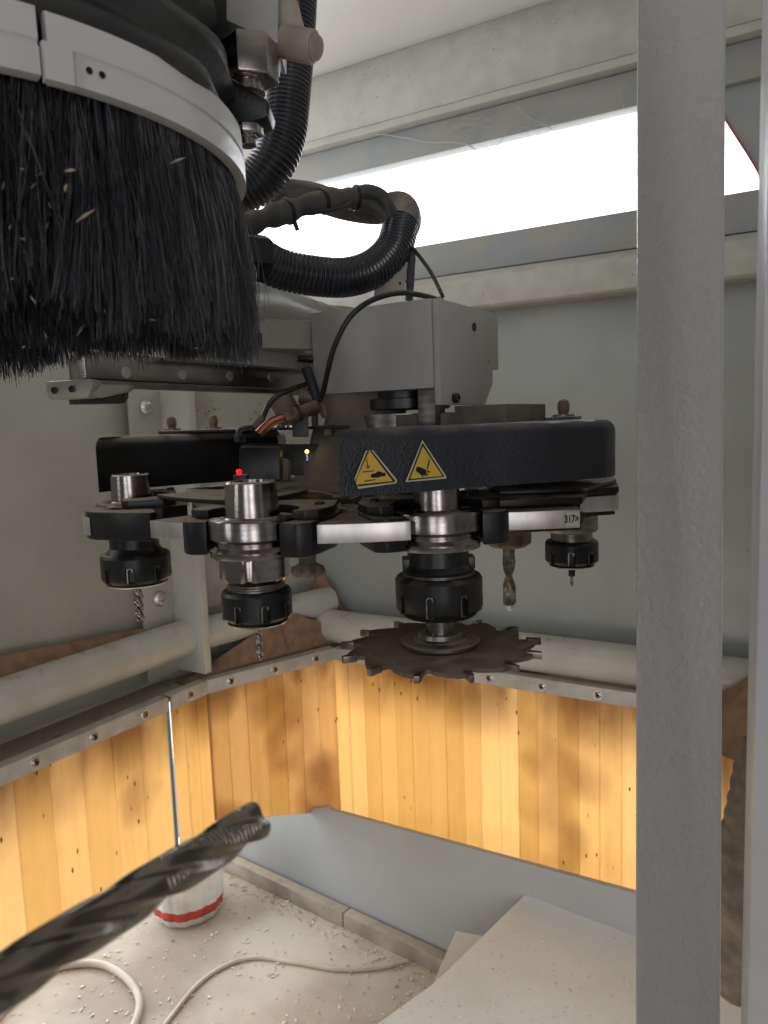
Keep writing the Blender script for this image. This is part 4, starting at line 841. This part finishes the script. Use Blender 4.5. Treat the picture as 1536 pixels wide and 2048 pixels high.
def bristles(n, rlo, rhi, seed, zt=.076, zj=.006, flare=.004, a0=-PI, a1=PI, w0=.00036, mess=0.):
    random.seed(seed); vs = []; fs = []
    tufts = 210; tf = [(random.gauss(0, .0022), random.gauss(0, .0065), random.gauss(0, .0045)) for _ in range(tufts + 1)]
    for _ in range(n):
        a = random.uniform(a0, a1); u = random.random(); r0 = rlo + (rhi - rlo) * u; k = int((a + PI) / (2 * PI) * tufts) % tufts
        fr_, ft, fz = tf[k]; ln = zt + fz + .0035 * math.sin(3 * a + 1) + .0030 * math.sin(8 * a) + random.gauss(0, zj * .4); R1 = r0 + flare * (.3 + u) + fr_ + random.gauss(0, .0022 + mess); aa = a + (ft + random.gauss(0, .0045 + mess)) / BR
        bend = fr_ * .8 + random.gauss(0, .0018 + mess * .5); o = len(vs); w = w0 * random.uniform(.7, 1.25)
        for s in range(5):
            t = s / 4; r = r0 + (R1 - r0) * t ** 1.3 + bend * math.sin(t * PI); b = a + (aa - a) * t; z = BZ + .002 - ln * t; ww = w * (1 - .55 * t)
            ca, sa = math.cos(b), math.sin(b); c = BC + h0 * (r * ca) + f0 * (r * sa); er = h0 * ca + f0 * sa; et = h0 * -sa + f0 * ca
            for q in range(3):
                an = 2.0944 * q; vs.append((c.x + (er.x * math.cos(an) + et.x * math.sin(an)) * ww, c.y + (er.y * math.cos(an) + et.y * math.sin(an)) * ww, z))
        for s in range(4):
            for q in range(3): e = o + s * 3; fs.append((e + q, e + (q + 1) % 3, e + 3 + (q + 1) % 3, e + 3 + q))
    me = bpy.data.meshes.new('bristles'); org = Vector(dh['_o']); me.from_pydata([(x - org.x, y - org.y, z - org.z) for x, y, z in vs], [], fs)
    me.materials.append(M['bristle'])
    for p in me.polygons: p.use_smooth = True
    o = bpy.data.objects.new('bristles', me); COL.objects.link(o); o.parent = dh; o['kind'] = 'stuff'; return o
bristles(15000, .123, .1375, 21)
bristles(4000, .121, .1365, 22, .068, .016, .003, w0=.00028, mess=.004)
bristles(2600, .126, .139, 24, .058, .018, .004, a0=-2.9, a1=-1.3, w0=.00034, mess=.011)
bristles(9000, .03, .120, 23, .070, .012, .002, w0=.0005, mess=.003)
mb = MB(); random.seed(31)
for x, y, Z, L, an in ((355, 320, .303, .007, .3), (222, 640, .36, .010, 1.45), (234, 655, .36, .009, 1.5), (180, 552, .30, .006, .2), (160, 660, .34, .006, .9), (140, 340, .265, .004, 0), (130, 375, .262, .003, 1.2), (170, 430, .262, .008, .5)):
    c = P(x, y, Z); X = h0 * math.cos(an) + Vector((0, 0, math.sin(an))); Y = f0 * .5 + Vector((0, 0, .5 * math.cos(an))) - h0 * .5 * math.sin(an)
    wd = .0006 if L > .0085 else .0016
    mb.slab([c - X * L / 2 - Y * wd * .5, c + Y * -wd, c + X * L / 2, c + Y * wd], f0 * .0006)
for _ in range(28):
    x, y = random.uniform(0, 470), random.uniform(330, 700); c = P(x, y, .262 + .11 * (x / 470) ** 1.5); a_ = random.uniform(0, PI); L_ = random.uniform(.001, .0032); X = h0 * math.cos(a_) + Vector((0, 0, math.sin(a_))); Y = f0 * .4 + Vector((0, 0, .5 * math.cos(a_))) - h0 * .5 * math.sin(a_)
    mb.slab([c - X * L_ / 2, c - Y * .0005, c + X * L_ / 2, c + Y * .0005], f0 * .0004)
tag(link('caught_splinters', mb, 'chip', kind='stuff'), 'wood splinters caught among the black bristles', 'splinters')

# clamp block and bolts above the hood
ck = thing('clamp_block', 'grey clamp block with a large hex bolt at the top edge', 'clamp', P(495, 130, .42))
link('block', MB().slab([P(452, -60, .43), P(556, -60, .43), P(556, 88, .43), P(452, 40, .43)], f0 * .04), 'house', ck, bevel=.0012)
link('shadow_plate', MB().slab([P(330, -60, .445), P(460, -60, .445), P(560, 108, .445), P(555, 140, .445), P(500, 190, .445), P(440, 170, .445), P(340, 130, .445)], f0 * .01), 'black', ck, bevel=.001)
ax = Vector((0, 0, -1))
link('hex_bolt', MB().lathe([(.0145, 0), (.0155, .0008), (.0155, .0205), (.0145, .0215)], 6, P(498, 82, .42), ax), 'steel', ck, bevel=.0004)
link('washer', MB().lathe([(.0100, 0), (.0100, .0022), (.0108, .0024), (.0108, .0050), (.0092, .0052), (.0092, .0082), (.0100, .0085), (.0100, .0105), (.006, .011)], 28, P(492, 148, .42), ax), 'steel', ck)
lv = [P(375, 88, .405), P(440, 140, .405), P(500, 178, .405), P(532, 196, .41), P(541, 212, .41), P(536, 232, .41), P(520, 238, .41), P(470, 245, .41), P(452, 222, .41), P(430, 175, .41), P(380, 130, .405)]
link('lever_plate', MB().slab(lv, f0 * .022), 'plastic', ck, bevel=.0015)
link('lower_nut', hexm(P(496, 236, .418), ax, .0080, .0095), 'steel', ck, bevel=.0003)
link('bolt_end', MB().lathe([(.0058, 0), (.0058, .0015), (.0050, .002), (.0050, .005), (.0040, .0056)], 20, P(494, 272, .418), ax), 'steel', ck)
ft = thing('pneumatic_fitting', 'beige push-in air fitting with a red ring beside the clamp block', 'air fitting', P(600, 80, .44))
link('collar', MB().sweep([P(566, 82, .44), P(612, 92, .437), P(628, 95, .436)], .0090, 28), 'beige', ft, bevel=.0008)
link('end_button', MB().sweep([P(626, 95, .436), P(634, 97, .435)], .0068, 24), 'beige', ft, bevel=.0005)
link('upper_branch', MB().sweep([P(588, 84, .441), P(578, 45, .443), P(570, 12, .445)], .0078, 24), 'beige', ft)
link('red_ring', MB().sweep([P(570.5, 14, .445), P(567.5, 1, .4455)], .0084, 24), 'red', ft)
link('upper_tube', MB().sweep([P(568, 2, .4455), P(562, -70, .447)], .0062, 20), 'beige', ft)

# ================================================================== FOREGROUND END MILL
em = thing('end_mill', 'large blurred spiral roughing end mill in the foreground', 'cutter', P(520, 1655, .235))
a, b = P(512, 1642, .232), P(-60, 2003, .158); ax = b - a; L = ax.length; n = 620; R_ = .0059
pts = [a + ax * (i / n) for i in range(n + 1)]
def mfn(i, t, r):
    s = i / n * L; u = ((t - s / .046 * 2 * PI / 1.0 * .5 + .5) % (2 * PI / 3)) / (2 * PI / 3)
    if u < .42:
        v = 1.0 - .03 * u
        if .004 < s < .040: v -= .07 * max(0, math.sin(s * 2 * PI / .0015 + t * .6)) 
    else: v = .66 + .34 * abs((u - .70) / .28 if u < .70 else (u - .70) / .30) ** 1.7
    return r * min(v, 1.0) * min(1, .93 + s / .0012)
link('flutes', MB().sweep(pts, R_, 96, fn=mfn), 'mill', em, ang=40)
link('shank', MB().sweep([b, b + ax.normalized() * .06], R_, 32), 'mill', em)
for o in bpy.data.objects:
    if '_o' in o: del o['_o']
